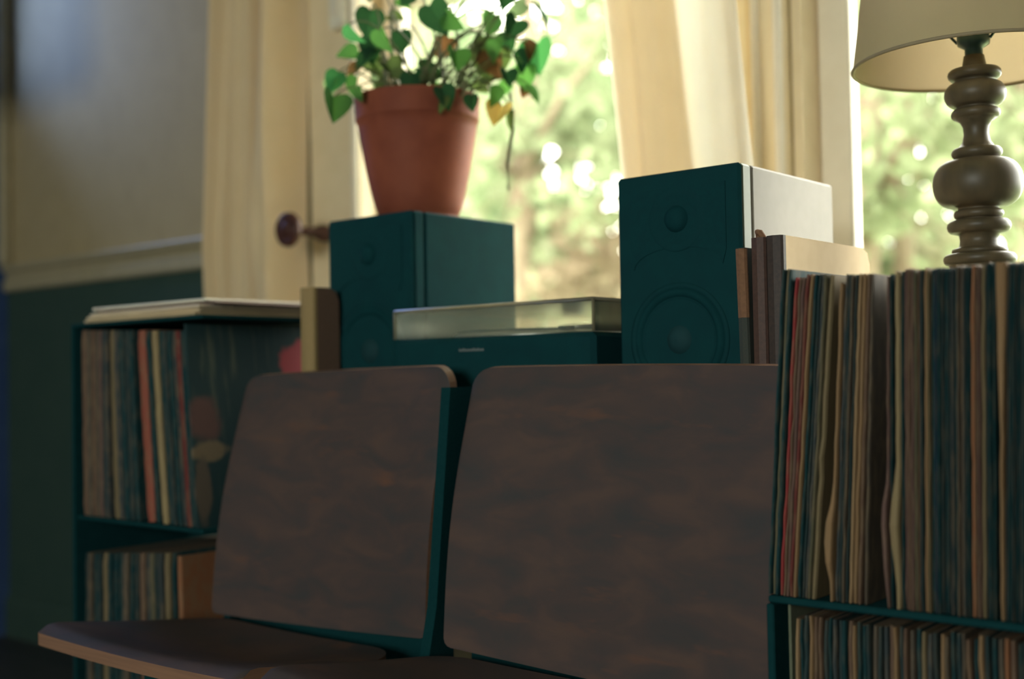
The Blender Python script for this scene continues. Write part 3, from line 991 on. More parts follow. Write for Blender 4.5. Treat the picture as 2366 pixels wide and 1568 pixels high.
def rack(label, x0, x1, top, lid, grey, LO_Z):
    t = thing('record_rack', label, 'shelf', ((x0 + x1) / 2, RACK_Y + RACK_D / 2, 0), 0, 'pair of black record racks')
    hw, hd = (x1 - x0) / 2, RACK_D / 2
    th = 0.008
    MB().box((-hw, -hd, 0), (-hw + th, hd, top if lid else UP_Z - 0.0075), 0.0015).build('side_panel', M['rack'], t)
    if lid:      # open on the right: only a slim post at the back
        MB().box((hw - 0.02, hd - 0.02, 0), (hw, hd, top), 0.0015).build('back_post', M['rack'], t)
    else:
        MB().box((hw - th, -hd, 0), (hw, hd, top), 0.0015).build('side_panel', M['rack'], t)
    for z in (UP_Z, LO_Z):
        MB().box((-hw + (0.0 if z == UP_Z and not lid else th), -hd + 0.004, z - 0.007), (hw - th, hd, z), 0.0015).build('shelf_board', M['rack'], t)
    if lid:
        MB().box((-hw, -hd, top), (hw, hd, top + 0.006), 0.0015).build('top_board', M['rack'], t)
    MB().box((-hw + th, hd - 0.006, UP_Z), (hw - 0.021, hd, UP_Z + 0.22)).build('back_board', M['rack'], t)
    if grey:
        g = MB().box((-hw + th, -hd + 0.03, 0.36), (-hw + th + 0.003, -hd + 0.17, 0.519), 0.001).build('liner_board', M['greypanel'], t)
        g['label'] = 'pale grey-green liner inside the rack side'
    return t


LRX0, LRX1 = at(165, 1000, RACK_Y).x, -1.500
RRX0, RRX1 = at(1769, 1370, RACK_Y).x, -0.245
rack('black record rack on the far left, with flat sleeves lying on top', LRX0, LRX1, at(170, 757, RACK_Y).z, True, False, LO_L)
rack('black record rack at the right, packed with worn records', RRX0, RRX1, RT, False, True, LO_R)

# ------------------------------------------------------------------ records
SLEEVES = {}


def sleeve_mat(col, worn):
    key = (col, worn)
    if key in SLEEVES:
        return SLEEVES[key]
    m, nt, out = newmat('sleeve_%d' % len(SLEEVES))
    b = nt.nodes.new('ShaderNodeBsdfPrincipled')
    v = coords(nt, (1, 1, 0.35))
    n = nt.nodes.new('ShaderNodeTexNoise')
    n.inputs['Scale'].default_value = 120
    n.inputs['Detail'].default_value = 6
    nt.links.new(v, n.inputs['Vector'])
    cr = nt.nodes.new('ShaderNodeValToRGB')
    e = cr.color_ramp.elements
    e[0].position, e[1].position = 0.44, 0.74 - 0.2 * worn
    e[0].color = (*col, 1)
    e[1].color = (*[c * (1 - 0.6 * worn) + w_ * 0.6 * worn for c, w_ in zip(col, (0.26, 0.18, 0.10))], 1)
    nt.links.new(n.outputs['Fac'], cr.inputs['Fac'])
    nt.links.new(cr.outputs['Color'], b.inputs['Base Color'])
    b.inputs['Roughness'].default_value = 0.7
    b.inputs['Specular IOR Level'].default_value = 0.2
    nt.links.new(b.outputs['BSDF'], out.inputs['Surface'])
    SLEEVES[key] = m
    return m


PAPER = mat('sleeve_card_edge', (0.13, 0.095, 0.06), (0.20, 0.14, 0.085), nscale=60, rough=0.85)


def sleeve_mesh(t, h, d, rnd, wear=1.0, tear=None, split=False):
    """upright sleeve: spine at y=0, cover boards running back along +y. tear=(z0,z1,bulge) pushes a torn flap out to the left"""
    m = MB()
    N = 16
    rows = []
    top_skew = rnd.uniform(-0.0015, 0.0015) * wear
    for i in range(N + 1):
        q = i / N
        z = q * h
        jy = rnd.gauss(0, 0.0007) * wear
        jx = rnd.uniform(-0.0002, 0.0002) * wear
        e = 0.0012 if i in (0, N) else 0.0
        hx = t / 2 * (0.80 if i in (0, N) else 1.0)
        l = r = 0.0
        if tear and tear[0] < q < tear[1]:
            k = math.sin(math.pi * (q - tear[0]) / (tear[1] - tear[0]))
            l = -tear[2] * k * rnd.uniform(0.75, 1.2)
            jy -= 0.007 * k
        if split and q > 0.55:
            k = (q - 0.55) / 0.45
            l, r = -0.0035 * k, 0.0035 * k
        mid = 0.010 * max(0, (q - 0.6)) if split else 0.0
        rows.append([(-hx + jx, d, z), (-hx, d * 0.4, z), (-hx + l + jx, 0.003 + jy + e, z), (-hx * 0.55 + l + jx, 0.0004 + jy + e, z),
                     (jx, jy + e + mid, z), (hx * 0.55 + r + jx, 0.0004 + jy + e, z), (hx + r + jx, 0.003 + jy + e, z), (hx + r * 0.6, d * 0.4, z), (hx + r + jx, d, z)])
    K = 9
    vs = [p for r in rows for p in r]
    fs = []
    for i in range(N):
        for k in range(K - 1):
            fs.append((i * K + k, i * K + k + 1, (i + 1) * K + k + 1, (i + 1) * K + k))
        fs.append((i * K + K - 1, i * K, (i + 1) * K, (i + 1) * K + K - 1))
    m.add(vs, fs, False, 0)
    m.add(rows[0], [tuple(range(K))[::-1]], False, 1)
    m.add([(x, y, z + (top_skew if k_ < 4 else 0)) for k_, (x, y, z) in enumerate(rows[N])], [tuple(range(K))], False, 1)
    return m


ORD = ['zero', 'first', 'second', 'third', 'fourth', 'fifth', 'sixth', 'seventh', 'eighth', 'ninth', 'tenth', 'eleventh', 'twelfth', 'thirteenth', 'fourteenth',
       'fifteenth', 'sixteenth', 'seventeenth', 'eighteenth', 'nineteenth']
TENS = {2: ('twenty', 'twentieth'), 3: ('thirty', 'thirtieth'), 4: ('forty', 'fortieth'), 5: ('fifty', 'fiftieth'), 6: ('sixty', 'sixtieth'), 7: ('seventy', 'seventieth'), 8: ('eighty', 'eightieth'), 9: ('ninety', 'ninetieth')}


def ordinal(n):
    if n < 20:
        return ORD[n]
    a, b = divmod(n, 10)
    return TENS[a][1] if b == 0 else TENS[a][0] + '-' + ORD[b]


# spine tones (linear albedo) with the words for them
TONE = {
    'tan': (0.305, 0.184, 0.090), 'lighttan': (0.381, 0.245, 0.126), 'olive': (0.198, 0.150, 0.077), 'paleolive': (0.274, 0.204, 0.102),
    'greyolive': (0.122, 0.112, 0.066), 'brown': (0.152, 0.092, 0.060), 'mauve': (0.152, 0.088, 0.072), 'red': (0.338, 0.050, 0.048),
    'maroon': (0.160, 0.039, 0.032), 'dark': (0.010, 0.048, 0.051), 'charcoal': (0.027, 0.050, 0.050), 'slate': (0.051, 0.064, 0.064),
    'grey': (0.106, 0.085, 0.062), 'orange': (0.305, 0.129, 0.060), 'cream': (0.361, 0.267, 0.131), 'salmon': (0.336, 0.096, 0.061), 'navy': (0.018, 0.042, 0.062),
}
WORD = {'tan': 'tan', 'lighttan': 'light tan', 'olive': 'olive brown', 'paleolive': 'pale olive', 'greyolive': 'grey-olive', 'brown': 'brown', 'mauve': 'mauve brown',
        'red': 'bright red', 'maroon': 'maroon', 'dark': 'near-black', 'charcoal': 'charcoal', 'slate': 'slate grey', 'grey': 'taupe grey', 'orange': 'orange tan',
        'cream': 'cream', 'salmon': 'salmon red', 'navy': 'dark navy'}


def record(Xb, Xt, t, z0, tone, label, group, yoff=0.0, h=0.312, rnd=random, wear=1.0, tear=None, split=False, d=0.305):
    me = sleeve_mesh(t, h, d, rnd, wear, tear, split).mesh('record_sleeve', [sleeve_mat(TONE[tone], 0.35 if tone in ('dark', 'charcoal', 'navy') else 0.6), PAPER])
    lean = math.atan2(Xt - Xb, h)
    o = place('record', me, None, (Xb, RACK_Y + 0.006 + yoff, z0 + 0.0006 + abs(math.sin(lean)) * t / 2), (0, lean, 0))
    return tag(o, label, 'record', group)


# upper row of the right rack: (x at top, x at bottom, width in photo px, tone, top y, extras)
UR = [
    (1808, 1775, 8, 'dark', 615), (1817, 1782, 9, 'greyolive', 622), (1826, 1788, 9, 'dark', 622), (1837, 1797, 8, 'red', 640, {}), (1847, 1804, 8, 'brown', 640), (1856, 1811, 8, 'mauve', 640),
    (1866, 1818, 9, 'maroon', 633), (1876, 1826, 8, 'tan', 633), (1884, 1834, 8, 'dark', 633), (1892, 1841, 7, 'charcoal', 632), (1900, 1848, 8, 'slate', 632),
    (1908, 1856, 8, 'greyolive', 632), (1920, 1868, 13, 'olive', 634),
    (1945, 1920, 9, 'tan', 655, {'tear': (0.06, 0.34, 0.004)}), (1955, 1930, 8, 'slate', 634), (1963, 1938, 7, 'charcoal', 634), (1970, 1945, 7, 'grey', 634), (1977, 1953, 6, 'charcoal', 634),
    (1986, 1962, 8, 'lighttan', 633), (1995, 1970, 9, 'tan', 632), (2005, 1982, 9, 'brown', 632), (2014, 1997, 8, 'grey', 634),
    (2051, 2052, 7, 'mauve', 640, {'tear': (0.02, 0.42, 0.0022)}), (2058, 2060, 5, 'dark', 634), (2069, 2070, 15, 'paleolive', 630, {'tear': (0.10, 0.40, 0.004)}), (2080, 2082, 6, 'dark', 628), (2088, 2091, 7, 'mauve', 623),
    (2096, 2099, 8, 'brown', 622), (2104, 2107, 7, 'mauve', 623), (2112, 2115, 7, 'greyolive', 625), (2119, 2122, 5, 'brown', 626), (2126, 2129, 7, 'charcoal', 625),
    (2135, 2137, 8, 'tan', 622), (2143, 2144, 6, 'olive', 624), (2150, 2151, 7, 'dark', 624), (2157, 2158, 7, 'navy', 622), (2164, 2166, 7, 'dark', 620), (2171, 2173, 6, 'charcoal', 620),
    (2178, 2181, 7, 'dark', 620), (2185, 2188, 6, 'charcoal', 620), (2192, 2196, 7, 'slate', 622), (2199, 2203, 6, 'dark', 618), (2206, 2210, 7, 'grey', 618), (2214, 2218, 8, 'grey', 617),
    (2222, 2226, 6, 'charcoal', 617), (2229, 2233, 6, 'dark', 617), (2237, 2241, 10, 'orange', 614), (2246, 2250, 6, 'brown', 616), (2253, 2257, 6, 'mauve', 616), (2261, 2266, 10, 'olive', 614),
    (2270, 2275, 6, 'charcoal', 612), (2277, 2283, 7, 'dark', 609), (2285, 2291, 7, 'dark', 608), (2296, 2307, 10, 'tan', 607, {'split': True}), (2307, 2317, 7, 'charcoal', 610), (2315, 2324, 7, 'dark', 608),
    (2322, 2331, 6, 'charcoal', 611), (2329, 2338, 7, 'dark', 607), (2336, 2345, 6, 'slate', 611), (2343, 2352, 7, 'dark', 606), (2351, 2359, 7, 'charcoal', 611), (2358, 2366, 7, 'dark', 610),
    (2366, 2374, 7, 'dark', 610), (2374, 2382, 8, 'brown', 610), (2382, 2390, 7, 'dark', 610), (2391, 2399, 7, 'charcoal', 610), (2400, 2407, 8, 'dark', 610)]
rnd = random.Random(11)
SPY = RACK_Y + 0.006
prev_t = prev_b = -9
for i, e in enumerate(UR):
    xt, xb, wpx, tone, ty = e[:5]
    ex = e[5] if len(e) > 5 else {}
    T, B = at(xt, ty, SPY), at(xb, 1370, SPY)
    t = wpx * (at(xt + 1, 800, SPY).x - at(xt, 800, SPY).x) * 0.86
    h = min(max(T.z - UP_Z, 0.296), 0.322)
    pad = 0.0036 if ex.get('split') else 0.0018 if ex.get('tear') else 0.0
    prev_t, prev_b = prev_t + pad, prev_b + pad
    # keep each sleeve clear of the one on its left, at the top and at the foot
    Xt, Xb = max(T.x, prev_t + t / 2 + 0.0007), max(B.x, prev_b + t / 2 + 0.0007)
    special = {0: 'near-black tall record sleeve leaning beside the nearer theatre seat', 3: 'bright red record spine, the reddest on the right-hand rack', 13: 'torn tan record sleeve beside a dark gap on the right-hand rack',
               12: 'broad olive record spine left of the first dark gap on the right-hand rack', 53: 'tan record sleeve with its spine split open into a V at the top',
               24: 'broad pale olive record spine with a curled torn edge below', 46: 'orange tan record spine right of the dark ones, below the lamp base'}
    lab = special.get(i) or '%s record spine, %s from the left, upper row of the right-hand rack' % (WORD[tone], ordinal(i + 1))
    record(Xb, Xt, t, UP_Z, tone, lab, 'records in the upper row of the right-hand rack', rnd.uniform(-0.002, 0.003), h, rnd, 1.0, ex.get('tear'), ex.get('split', False))
    pad = 0.0036 if ex.get('split') else 0.0
    prev_t, prev_b = Xt + t / 2 + pad, Xb + t / 2

# lower row of the right rack
LRT = ['lighttan', 'dark', 'charcoal', 'tan', 'brown', 'brown', 'charcoal', 'dark', 'slate', 'charcoal', 'dark', 'brown', 'tan', 'dark', 'dark', 'charcoal', 'grey', 'charcoal', 'slate', 'brown', 'tan',
       'charcoal', 'brown', 'grey', 'dark', 'olive', 'slate', 'charcoal', 'tan', 'grey', 'dark', 'charcoal', 'grey', 'brown', 'dark', 'tan', 'charcoal', 'dark', 'grey', 'orange', 'brown', 'dark',
       'charcoal', 'brown', 'dark', 'slate', 'dark', 'charcoal', 'mauve', 'dark', 'charcoal', 'grey', 'dark', 'charcoal', 'brown', 'dark']
x = at(1828, 1500, SPY).x
for i, tone in enumerate(LRT):
    t = rnd.uniform(0.0030, 0.0046)
    if x + t > RRX1 - 0.012:
        break
    Tz = at(1840 + i * 9.0, 1424 + i * 1.05, SPY).z
    h = min(max(Tz - LO_R + rnd.uniform(-0.003, 0.002), 0.298), 0.330)
    lean = max(0.0, 0.005 - 0.0003 * i)
    first = 'thin light tan record spine, leftmost in the lower row of the right-hand rack'
    lab = first if i == 0 else '%s record spine, %s from the left, lower row of the right-hand rack' % (WORD[tone], ordinal(i + 1))
    record(x + t / 2 - 0.0, x + t / 2 + lean, t, LO_R, tone, lab, 'records in the lower row of the right-hand rack', rnd.uniform(-0.002, 0.004), h, rnd, 1.2)
    x += t + 0.0013

# upper row of the left rack: (x top, x bottom, width px, tone)
UL = [(191, 197, 11, 'brown'), (202, 207, 9, 'grey'), (211, 216, 8, 'brown'), (220, 225, 7, 'grey'), (228, 233, 7, 'mauve'), (236, 241, 6, 'charcoal'), (243, 250, 7, 'slate'), (254, 267, 13, 'olive'),
      (266, 281, 9, 'slate'), (277, 293, 10, 'dark'), (288, 304, 9, 'charcoal'), (299, 318, 9, 'dark'), (320, 345, 19, 'salmon'), (337, 362, 9, 'dark'), (354, 381, 13, 'cream'), (367, 394, 10, 'dark'),
      (377, 404, 8, 'charcoal'), (386, 414, 9, 'dark'), (396, 424, 7, 'slate'), (408, 438, 11, 'maroon'), (419, 447, 8, 'dark')]
prev_t = prev_b = -9
for i, (xt, xb, wpx, tone) in enumerate(UL):
    T, B = at(xt, 764, SPY), at(xb, 1205, SPY)
    t = wpx * (at(xt + 1, 1000, SPY).x - at(xt, 1000, SPY).x) * 0.90
    h = min(T.z - UP_Z, 0.310)
    Xt, Xb = max(T.x, prev_t + t / 2 + 0.0007), max(B.x, prev_b + t / 2 + 0.0007)
    special = {12: 'broad salmon red record spine in the left-hand rack', 14: 'cream record spine right of the salmon one in the left-hand rack', 19: 'dark maroon record spine near the right of the left-hand rack'}
    lab = special.get(i) or '%s record spine, %s from the left, upper row of the left-hand rack' % (WORD[tone], ordinal(i + 1))
    record(Xb, Xt, t, UP_Z, tone, lab, 'records in the upper row of the left-hand rack', rnd.uniform(-0.002, 0.002), h, rnd, 0.5, d=0.30)
    prev_t, prev_b = Xt + t / 2, Xb + t / 2


def cover_mat():
    """dark printed cover: streaky green drips, a brown face-like patch, a red patch at the far edge"""
    m, nt, out = newmat('printed_dark_cover')
    b = nt.nodes.new('ShaderNodeBsdfPrincipled')
    tc = nt.nodes.new('ShaderNodeTexCoord')
    sep = nt.nodes.new('ShaderNodeSeparateXYZ')
    nt.links.new(tc.outputs['Object'], sep.inputs['Vector'])

    def blob(cy, cz, ry, rz, soft=0.35):
        """soft ellipse mask in the (y, z) plane of the cover"""
        def scaled(sock, c, r):
            s = nt.nodes.new('ShaderNodeMath')
            s.operation = 'SUBTRACT'
            s.inputs[1].default_value = c
            nt.links.new(sock, s.inputs[0])
            d = nt.nodes.new('ShaderNodeMath')
            d.operation = 'DIVIDE'
            d.inputs[1].default_value = r
            nt.links.new(s.outputs[0], d.inputs[0])
            q = nt.nodes.new('ShaderNodeMath')
            q.operation = 'POWER'
            q.inputs[1].default_value = 2
            ab = nt.nodes.new('ShaderNodeMath')
            ab.operation = 'ABSOLUTE'
            nt.links.new(d.outputs[0], ab.inputs[0])
            nt.links.new(ab.outputs[0], q.inputs[0])
            return q.outputs[0]
        ad = nt.nodes.new('ShaderNodeMath')
        ad.operation = 'ADD'
        nt.links.new(scaled(sep.outputs['Y'], cy, ry), ad.inputs[0])
        nt.links.new(scaled(sep.outputs['Z'], cz, rz), ad.inputs[1])
        mr = nt.nodes.new('ShaderNodeMapRange')
        mr.inputs['From Min'].default_value = 1 + soft
        mr.inputs['From Max'].default_value = 1 - soft
        nz = nt.nodes.new('ShaderNodeTexNoise')
        nz.inputs['Scale'].default_value = 28
        nt.links.new(tc.outputs['Object'], nz.inputs['Vector'])
        jm = nt.nodes.new('ShaderNodeMath')
        jm.operation = 'MULTIPLY_ADD'
        jm.inputs[1].default_value = 2.2
        jm.inputs[2].default_value = -1.1
        nt.links.new(nz.outputs['Fac'], jm.inputs[0])
        aj = nt.nodes.new('ShaderNodeMath')
        aj.operation = 'ADD'
        nt.links.new(ad.outputs[0], aj.inputs[0])
        nt.links.new(jm.outputs[0], aj.inputs[1])
        nt.links.new(aj.outputs[0], mr.inputs['Value'])
        return mr.outputs['Result']
    v = coords(nt, (1, 60, 6))
    n = nt.nodes.new('ShaderNodeTexNoise')
    n.inputs['Scale'].default_value = 1.6
    n.inputs['Detail'].default_value = 3
    nt.links.new(v, n.inputs['Vector'])
    cr = nt.nodes.new('ShaderNodeValToRGB')
    cr.color_ramp.elements[0].position, cr.color_ramp.elements[1].position = 0.55, 0.78
    cr.color_ramp.elements[0].color = (0.012, 0.046, 0.048, 1)
    cr.color_ramp.elements[1].color = (0.11, 0.13, 0.085, 1)
    nt.links.new(n.outputs['Fac'], cr.inputs['Fac'])
    cur = cr.outputs['Color']
    for (cy, cz, ry, rz, col, soft) in ((0.026, 0.165, 0.030, 0.035, (0.15, 0.075, 0.06), 0.5), (0.030, 0.115, 0.036, 0.016, (0.22, 0.16, 0.09), 0.3),
                                        (0.016, 0.055, 0.014, 0.05, (0.13, 0.10, 0.07), 0.4), (0.215, 0.235, 0.040, 0.050, (0.52, 0.06, 0.07), 0.25)):
        mx = nt.nodes.new('ShaderNodeMix')
        mx.data_type = 'RGBA'
        nt.links.new(blob(cy, cz, ry, rz, soft), mx.inputs['Factor'])
        nt.links.new(cur, mx.inputs['A'])
        mx.inputs['B'].default_value = (*col, 1)
        cur = mx.outputs['Result']
    nt.links.new(cur, b.inputs['Base Color'])
    b.inputs['Roughness'].default_value = 0.6
    nt.links.new(b.outputs['BSDF'], out.inputs['Surface'])
    return m


cx = prev_b + 0.004
me = sleeve_mesh(0.004, 0.310, 0.31, rnd, 0.4).mesh('record_sleeve', [cover_mat(), PAPER])
lean = math.atan2(min(prev_t + 0.004, cx) - cx, 0.31)
o = place('record', me, None, (cx, RACK_Y + 0.005, UP_Z + abs(math.sin(lean)) * 0.002), (0, lean, 0))
tag(o, 'record with a dark printed cover facing right, red patch by the tan book', 'record', 'records in the upper row of the left-hand rack')

# lower row of the left rack
LL = [(198, 198, 6, 'charcoal'), (207, 207, 8, 'grey'), (218, 218, 9, 'dark'), (229, 229, 8, 'charcoal'), (241, 242, 12, 'olive'), (253, 254, 9, 'dark'), (264, 264, 9, 'dark'), (275, 275, 9, 'dark'), (287, 284, 15, 'grey'),
      (300, 299, 9, 'dark'), (311, 312, 9, 'charcoal'), (325, 330, 14, 'brown'), (338, 343, 9, 'slate'), (349, 357, 11, 'greyolive'), (360, 369, 9, 'charcoal'), (370, 379, 8, 'slate'), (384, 394, 14, 'olive'),
      (396, 405, 8, 'dark')]
prev_t = prev_b = -9
for i, (xt, xb, wpx, tone) in enumerate(LL):
    T, B = at(xt, 1278, SPY), at(xb, 1460, SPY)
    t = wpx * (at(xt + 1, 1300, SPY).x - at(xt, 1300, SPY).x) * 0.72
    h = min(max(T.z - LO_L, 0.300), 0.325)
    Xt = max(T.x, prev_t + t / 2 + 0.0007)
    Xb = max(B.x, prev_b + t / 2 + 0.0007)
    Xb = max(Xb, prev_b + t / 2 + 0.0012)
    lab = '%s record spine, %s from the left, lower row of the left-hand rack' % (WORD[tone], ordinal(i + 1))
    record(Xb, Xt, t, LO_L, tone, lab, 'records in the lower row of the left-hand rack', rnd.uniform(-0.002, 0.002), h, rnd, 0.6, d=0.30)
    prev_t, prev_b = Xt + t / 2, Xb + t / 2
T = at(411, 1280, SPY)
Xt = max(T.x, prev_t + 0.006)
record(max(Xt + 0.012, prev_b + 0.006), Xt, 0.010, LO_L, 'orange', 'orange tan record sleeve showing its cover, last in the lower row of the left-hand rack', 'records in the lower row of the left-hand rack', 0, 0.318, rnd, 0.4, d=0.30)

# flat sleeves lying on the left rack
zt = at(170, 757, RACK_Y).z + 0.0062
fm = [mat('flat_sleeve_%d' % i, c, rough=0.7, nscale=3) for i, c in enumerate(((0.62, 0.48, 0.28), (0.74, 0.60, 0.38), (0.84, 0.70, 0.50), (0.26, 0.18, 0.15), (0.93, 0.82, 0.66)))]
fl_lab = ['lowest flat tan sleeve on the left-hand rack', 'second flat cream sleeve up from the top of the left-hand rack', 'pale flat sleeve in the middle of the pile on the left-hand rack',
          'dark flat sleeve just under the top one on the left-hand rack', 'white flat sleeve topmost on the left-hand rack']
lx = at(192, 748, RACK_Y).x
for i, (dx, dy, rz, th) in enumerate(((0.0, 0.0, 0.0, 0.0045), (0.004, 0.002, 0.012, 0.005), (0.010, 0.005, -0.012, 0.0045), (0.030, 0.010, 0.02, 0.003), (0.016, 0.006, 0.006, 0.0048))):
    m = MB().box((0, 0, 0), (0.312, 0.312, th), th * 0.45)
    o = m.build('flat_sleeve', fm[i], None, (lx + dx, RACK_Y + dy, zt), (0, 0, rz))
    tag(o, fl_lab[i], 'record sleeve', 'flat sleeves on the left-hand rack')
    zt += th + 0.0008

# ------------------------------------------------------------------ books


def book(name, label, X, Y, t, h, d, z0, cov, spine, lean=0.0, rz=0.0, bands=(), group=None):
    r = thing(name, label, 'book', (X, Y, z0 + abs(math.sin(lean)) * t * 0.5), rz, group)
    r.rotation_euler = (0, lean, rz)
    hx = t / 2
    c = 0.0028
    m = MB()
    pr = [(-hx, 0.010), (-hx, 0.004), (-hx * 0.8, 0.0012), (0, -0.001), (hx * 0.8, 0.0012), (hx, 0.004), (hx, 0.010), (hx - c, 0.010), (hx - c, 0.005), (-hx + c, 0.005), (-hx + c, 0.010)]
    m.prism_z(pr, 0, h)
    sp_ = m.build('spine', spine, r)
    for (z0_, z1_, bm, nm) in bands:
        b = MB()
        pb = [(-hx - 0.0003, 0.006), (-hx - 0.0003, 0.0038), (-hx * 0.8, 0.0008), (0, -0.0016), (hx * 0.8, 0.0008), (hx + 0.0003, 0.0038), (hx + 0.0003, 0.006)]
        b.prism_z(pb, z0_ * h, z1_ * h)
        b.build(nm, bm, sp_)
    for s in (-1, 1):
        x0, x1 = (hx - c, hx) if s > 0 else (-hx, -hx + c)
        e = 0.02
        pts = [(0.010, 0), (d, 0), (d, h - e), (d - e * 0.3, h - e * 0.3), (d - e, h), (0.010, h)]
        n = len(pts)
        b = MB()
        b.add([(x0, y, z) for y, z in pts] + [(x1, y, z) for y, z in pts], [tuple(range(n))[::-1], tuple(range(n, 2 * n))] + [(i, (i + 1) % n, n + (i + 1) % n, n + i) for i in range(n)])
        b.build('cover_board', cov, r)
    MB().box((-hx + c, 0.006, 0.003), (hx - c, d - 0.006, h - 0.004)).build('page_block', PAPER, r)
    return r


BM = {
    'cloth': mat('book_cloth_grey', (0.050, 0.062, 0.052), (0.068, 0.068, 0.054), nscale=80, rough=0.85),
    'label': mat('book_label_tan', (0.22, 0.11, 0.058), (0.27, 0.135, 0.07), nscale=30, rough=0.8),
    'brown': mat('book_brown_leather', (0.085, 0.048, 0.038), (0.11, 0.06, 0.045), nscale=30, rough=0.6),
    'dkbrown': mat('book_dark_leather', (0.058, 0.044, 0.038), (0.078, 0.054, 0.044), nscale=30, rough=0.6),
    'tanpaper': mat('book_tan_paper', (0.86, 0.64, 0.38), (0.90, 0.68, 0.42), nscale=6, rough=0.8),
    'tancloth': mat('book_tan_cloth', (0.36, 0.25, 0.11), (0.42, 0.29, 0.13), nscale=60, rough=0.85),
    'umber': mat('book_umber_cloth', (0.17, 0.105, 0.07), (0.21, 0.125, 0.085), nscale=60, rough=0.85),
}
BY = 1.205


def bspan(xa, xb, y, Y):
    p, q = at(xa, y, Y), at(xb, y, Y)
    return (p.x + q.x) / 2, q.x - p.x


X, t = bspan(1706, 1730, 700, BY)
X1 = X + t / 2
book('book', 'grey cloth book with tan spine labels, touching the pale-sided speaker', X, BY, t, at(1717, 572, BY).z - TABLE_Z, 0.15, TABLE_Z, BM['cloth'], BM['cloth'],
     -0.02, 0, ((0.58, 0.995, BM['label'], 'spine_label'), (0.02, 0.19, BM['label'], 'spine_label')), 'books by the right-hand rack')
X, t = bspan(1731, 1765, 600, BY)
X = max(X, X1 + t / 2 + 0.001)
b2 = book('book', 'brown leather book in the middle of the three by the right-hand rack', X, BY + 0.002, t, at(1748, 548, BY).z - TABLE_Z, 0.17, TABLE_Z, BM['brown'], BM['brown'], 0, 0, (), 'books by the right-hand rack')
hh = at(1748, 548, BY).z - TABLE_Z
MB().tube([(0.004, 0.012, hh - 0.012), (0.004, 0.007, hh + 0.001), (0.002, 0.004, hh + 0.006), (-0.002, 0.006, hh + 0.007), (-0.003, 0.010, hh + 0.003), (-0.002, 0.012, hh - 0.010)], 0.0035, 8).build('headband_tuft', BM['label'], b2)
X2 = X + t / 2
X, t = bspan(1767, 1806, 600, BY)
X = max(X, X2 + t / 2 + 0.001)
book('book', 'dark-spined book with a long pale tan cover, beside the right-hand rack', X, BY + 0.001, t, at(1786, 543, BY).z - TABLE_Z, 0.235, TABLE_Z, BM['tanpaper'], BM['dkbrown'], 0, 0, (), 'books by the right-hand rack')
X, t = bspan(691, 722, 760, 1.215)
book('book', 'tan book standing alone left of the black speaker', X, 1.215, t, at(705, 664, 1.215).z - TABLE_Z, 0.055, TABLE_Z, BM['umber'], BM['tancloth'])

# ------------------------------------------------------------------ lamp
LY = 1.485
lp = at(2264, 598, LY)
lamp = thing('table_lamp', 'turned wooden table lamp with linen drum shade behind the record rack', 'lamp', (lp.x, LY, TABLE_Z))
kk = 0.408 * 1.46 / 2760


def hz(yc):
    return lp.z - TABLE_Z + (1460 - yc) * kk


def ring(yc, hw, half, n=7, inner=None):
    """rounded disc of half-width hw centred at crop row yc"""
    out = []
    for i in range(n):
        a = -math.pi / 2 + math.pi * i / (n - 1)
        out.append((kk * (hw - half * 0.9 + half * 0.9 * math.cos(a)), hz(yc) + half * kk * math.sin(a)))
    return out


base_h = hz(1495)
prof = [(0.0, 0.0), (0.085, 0.0), (0.088, 0.008), (0.085, 0.018), (0.060, 0.026), (0.042, 0.040), (0.030, 0.070), (0.028, base_h - 0.03), (0.034, base_h - 0.012), (0.036, base_h)]
prof += ring(1462, 196, 32)
prof += ring(1415, 150, 15)
prof += [(kk * 110, hz(1390)), (kk * 103, hz(1355)), (kk * 108, hz(1322))]
prof += ring(1276, 172, 38)
prof += [(kk * 104, hz(1233))]
prof += ring(1206, 135, 24)
prof += [(kk * 108, hz(1176)), (kk * 112, hz(1168))]
for i in range(15):
    a = -math.pi / 2 * 0.88 + math.pi * 0.88 * i / 14
    prof.append((kk * (112 + 131 * math.cos(a) ** 0.75 if math.cos(a) > 0 else 112), hz(1032) + kk * 134 * math.sin(a) / math.sin(math.pi / 2 * 0.88)))
prof += [(kk * 106, hz(894))]
prof += ring(858, 137, 30)
prof += [(kk * 98, hz(824)), (kk * 76, hz(795)), (kk * 67, hz(750)), (kk * 70, hz(710)), (kk * 84, hz(680)), (kk * 108, hz(664))]
prof += ring(634, 133, 28)
prof += [(kk * 100, hz(600))]
prof += ring(524, 167, 70, 11)
prof += [(kk * 98, hz(447))]
prof += ring(408, 145, 30)
prof += [(kk * 70, hz(374)), (kk * 66, hz(366)), (kk * 55, hz(302)), (0.0, hz(301))]
MB().lathe(prof, 48).build('turned_base', M['turned'], lamp)
MB().lathe([(kk * 49, hz(303)), (kk * 49, hz(262)), (kk * 60, hz(255)), (kk * 86, hz(238)), (kk * 90, hz(215)), (kk * 88, hz(150)), (kk * 80, hz(140)), (0, hz(140))], 28).build('socket', M['brass'], lamp)
MB().lathe([(0.0, hz(140) + 0.0), (0.013, hz(140)), (0.016, hz(140) + 0.02), (0.030, hz(140) + 0.055), (0.030, hz(140) + 0.075), (0.018, hz(140) + 0.098), (0.0, hz(140) + 0.104)], 20).build('bulb', M['plaster'], lamp)
sh_b = hz(345)
SR, SHH = 0.1435, 0.225
sh_t = sh_b + SHH
SR2 = SR - SHH * 0.125
sd = MB()
for (ra, rb) in ((SR, SR2), (SR - 0.0016, SR2 - 0.0016)):
    sd.lathe([(ra, sh_b), ((ra + rb) / 2, (sh_b + sh_t) / 2), (rb, sh_t)], 72)
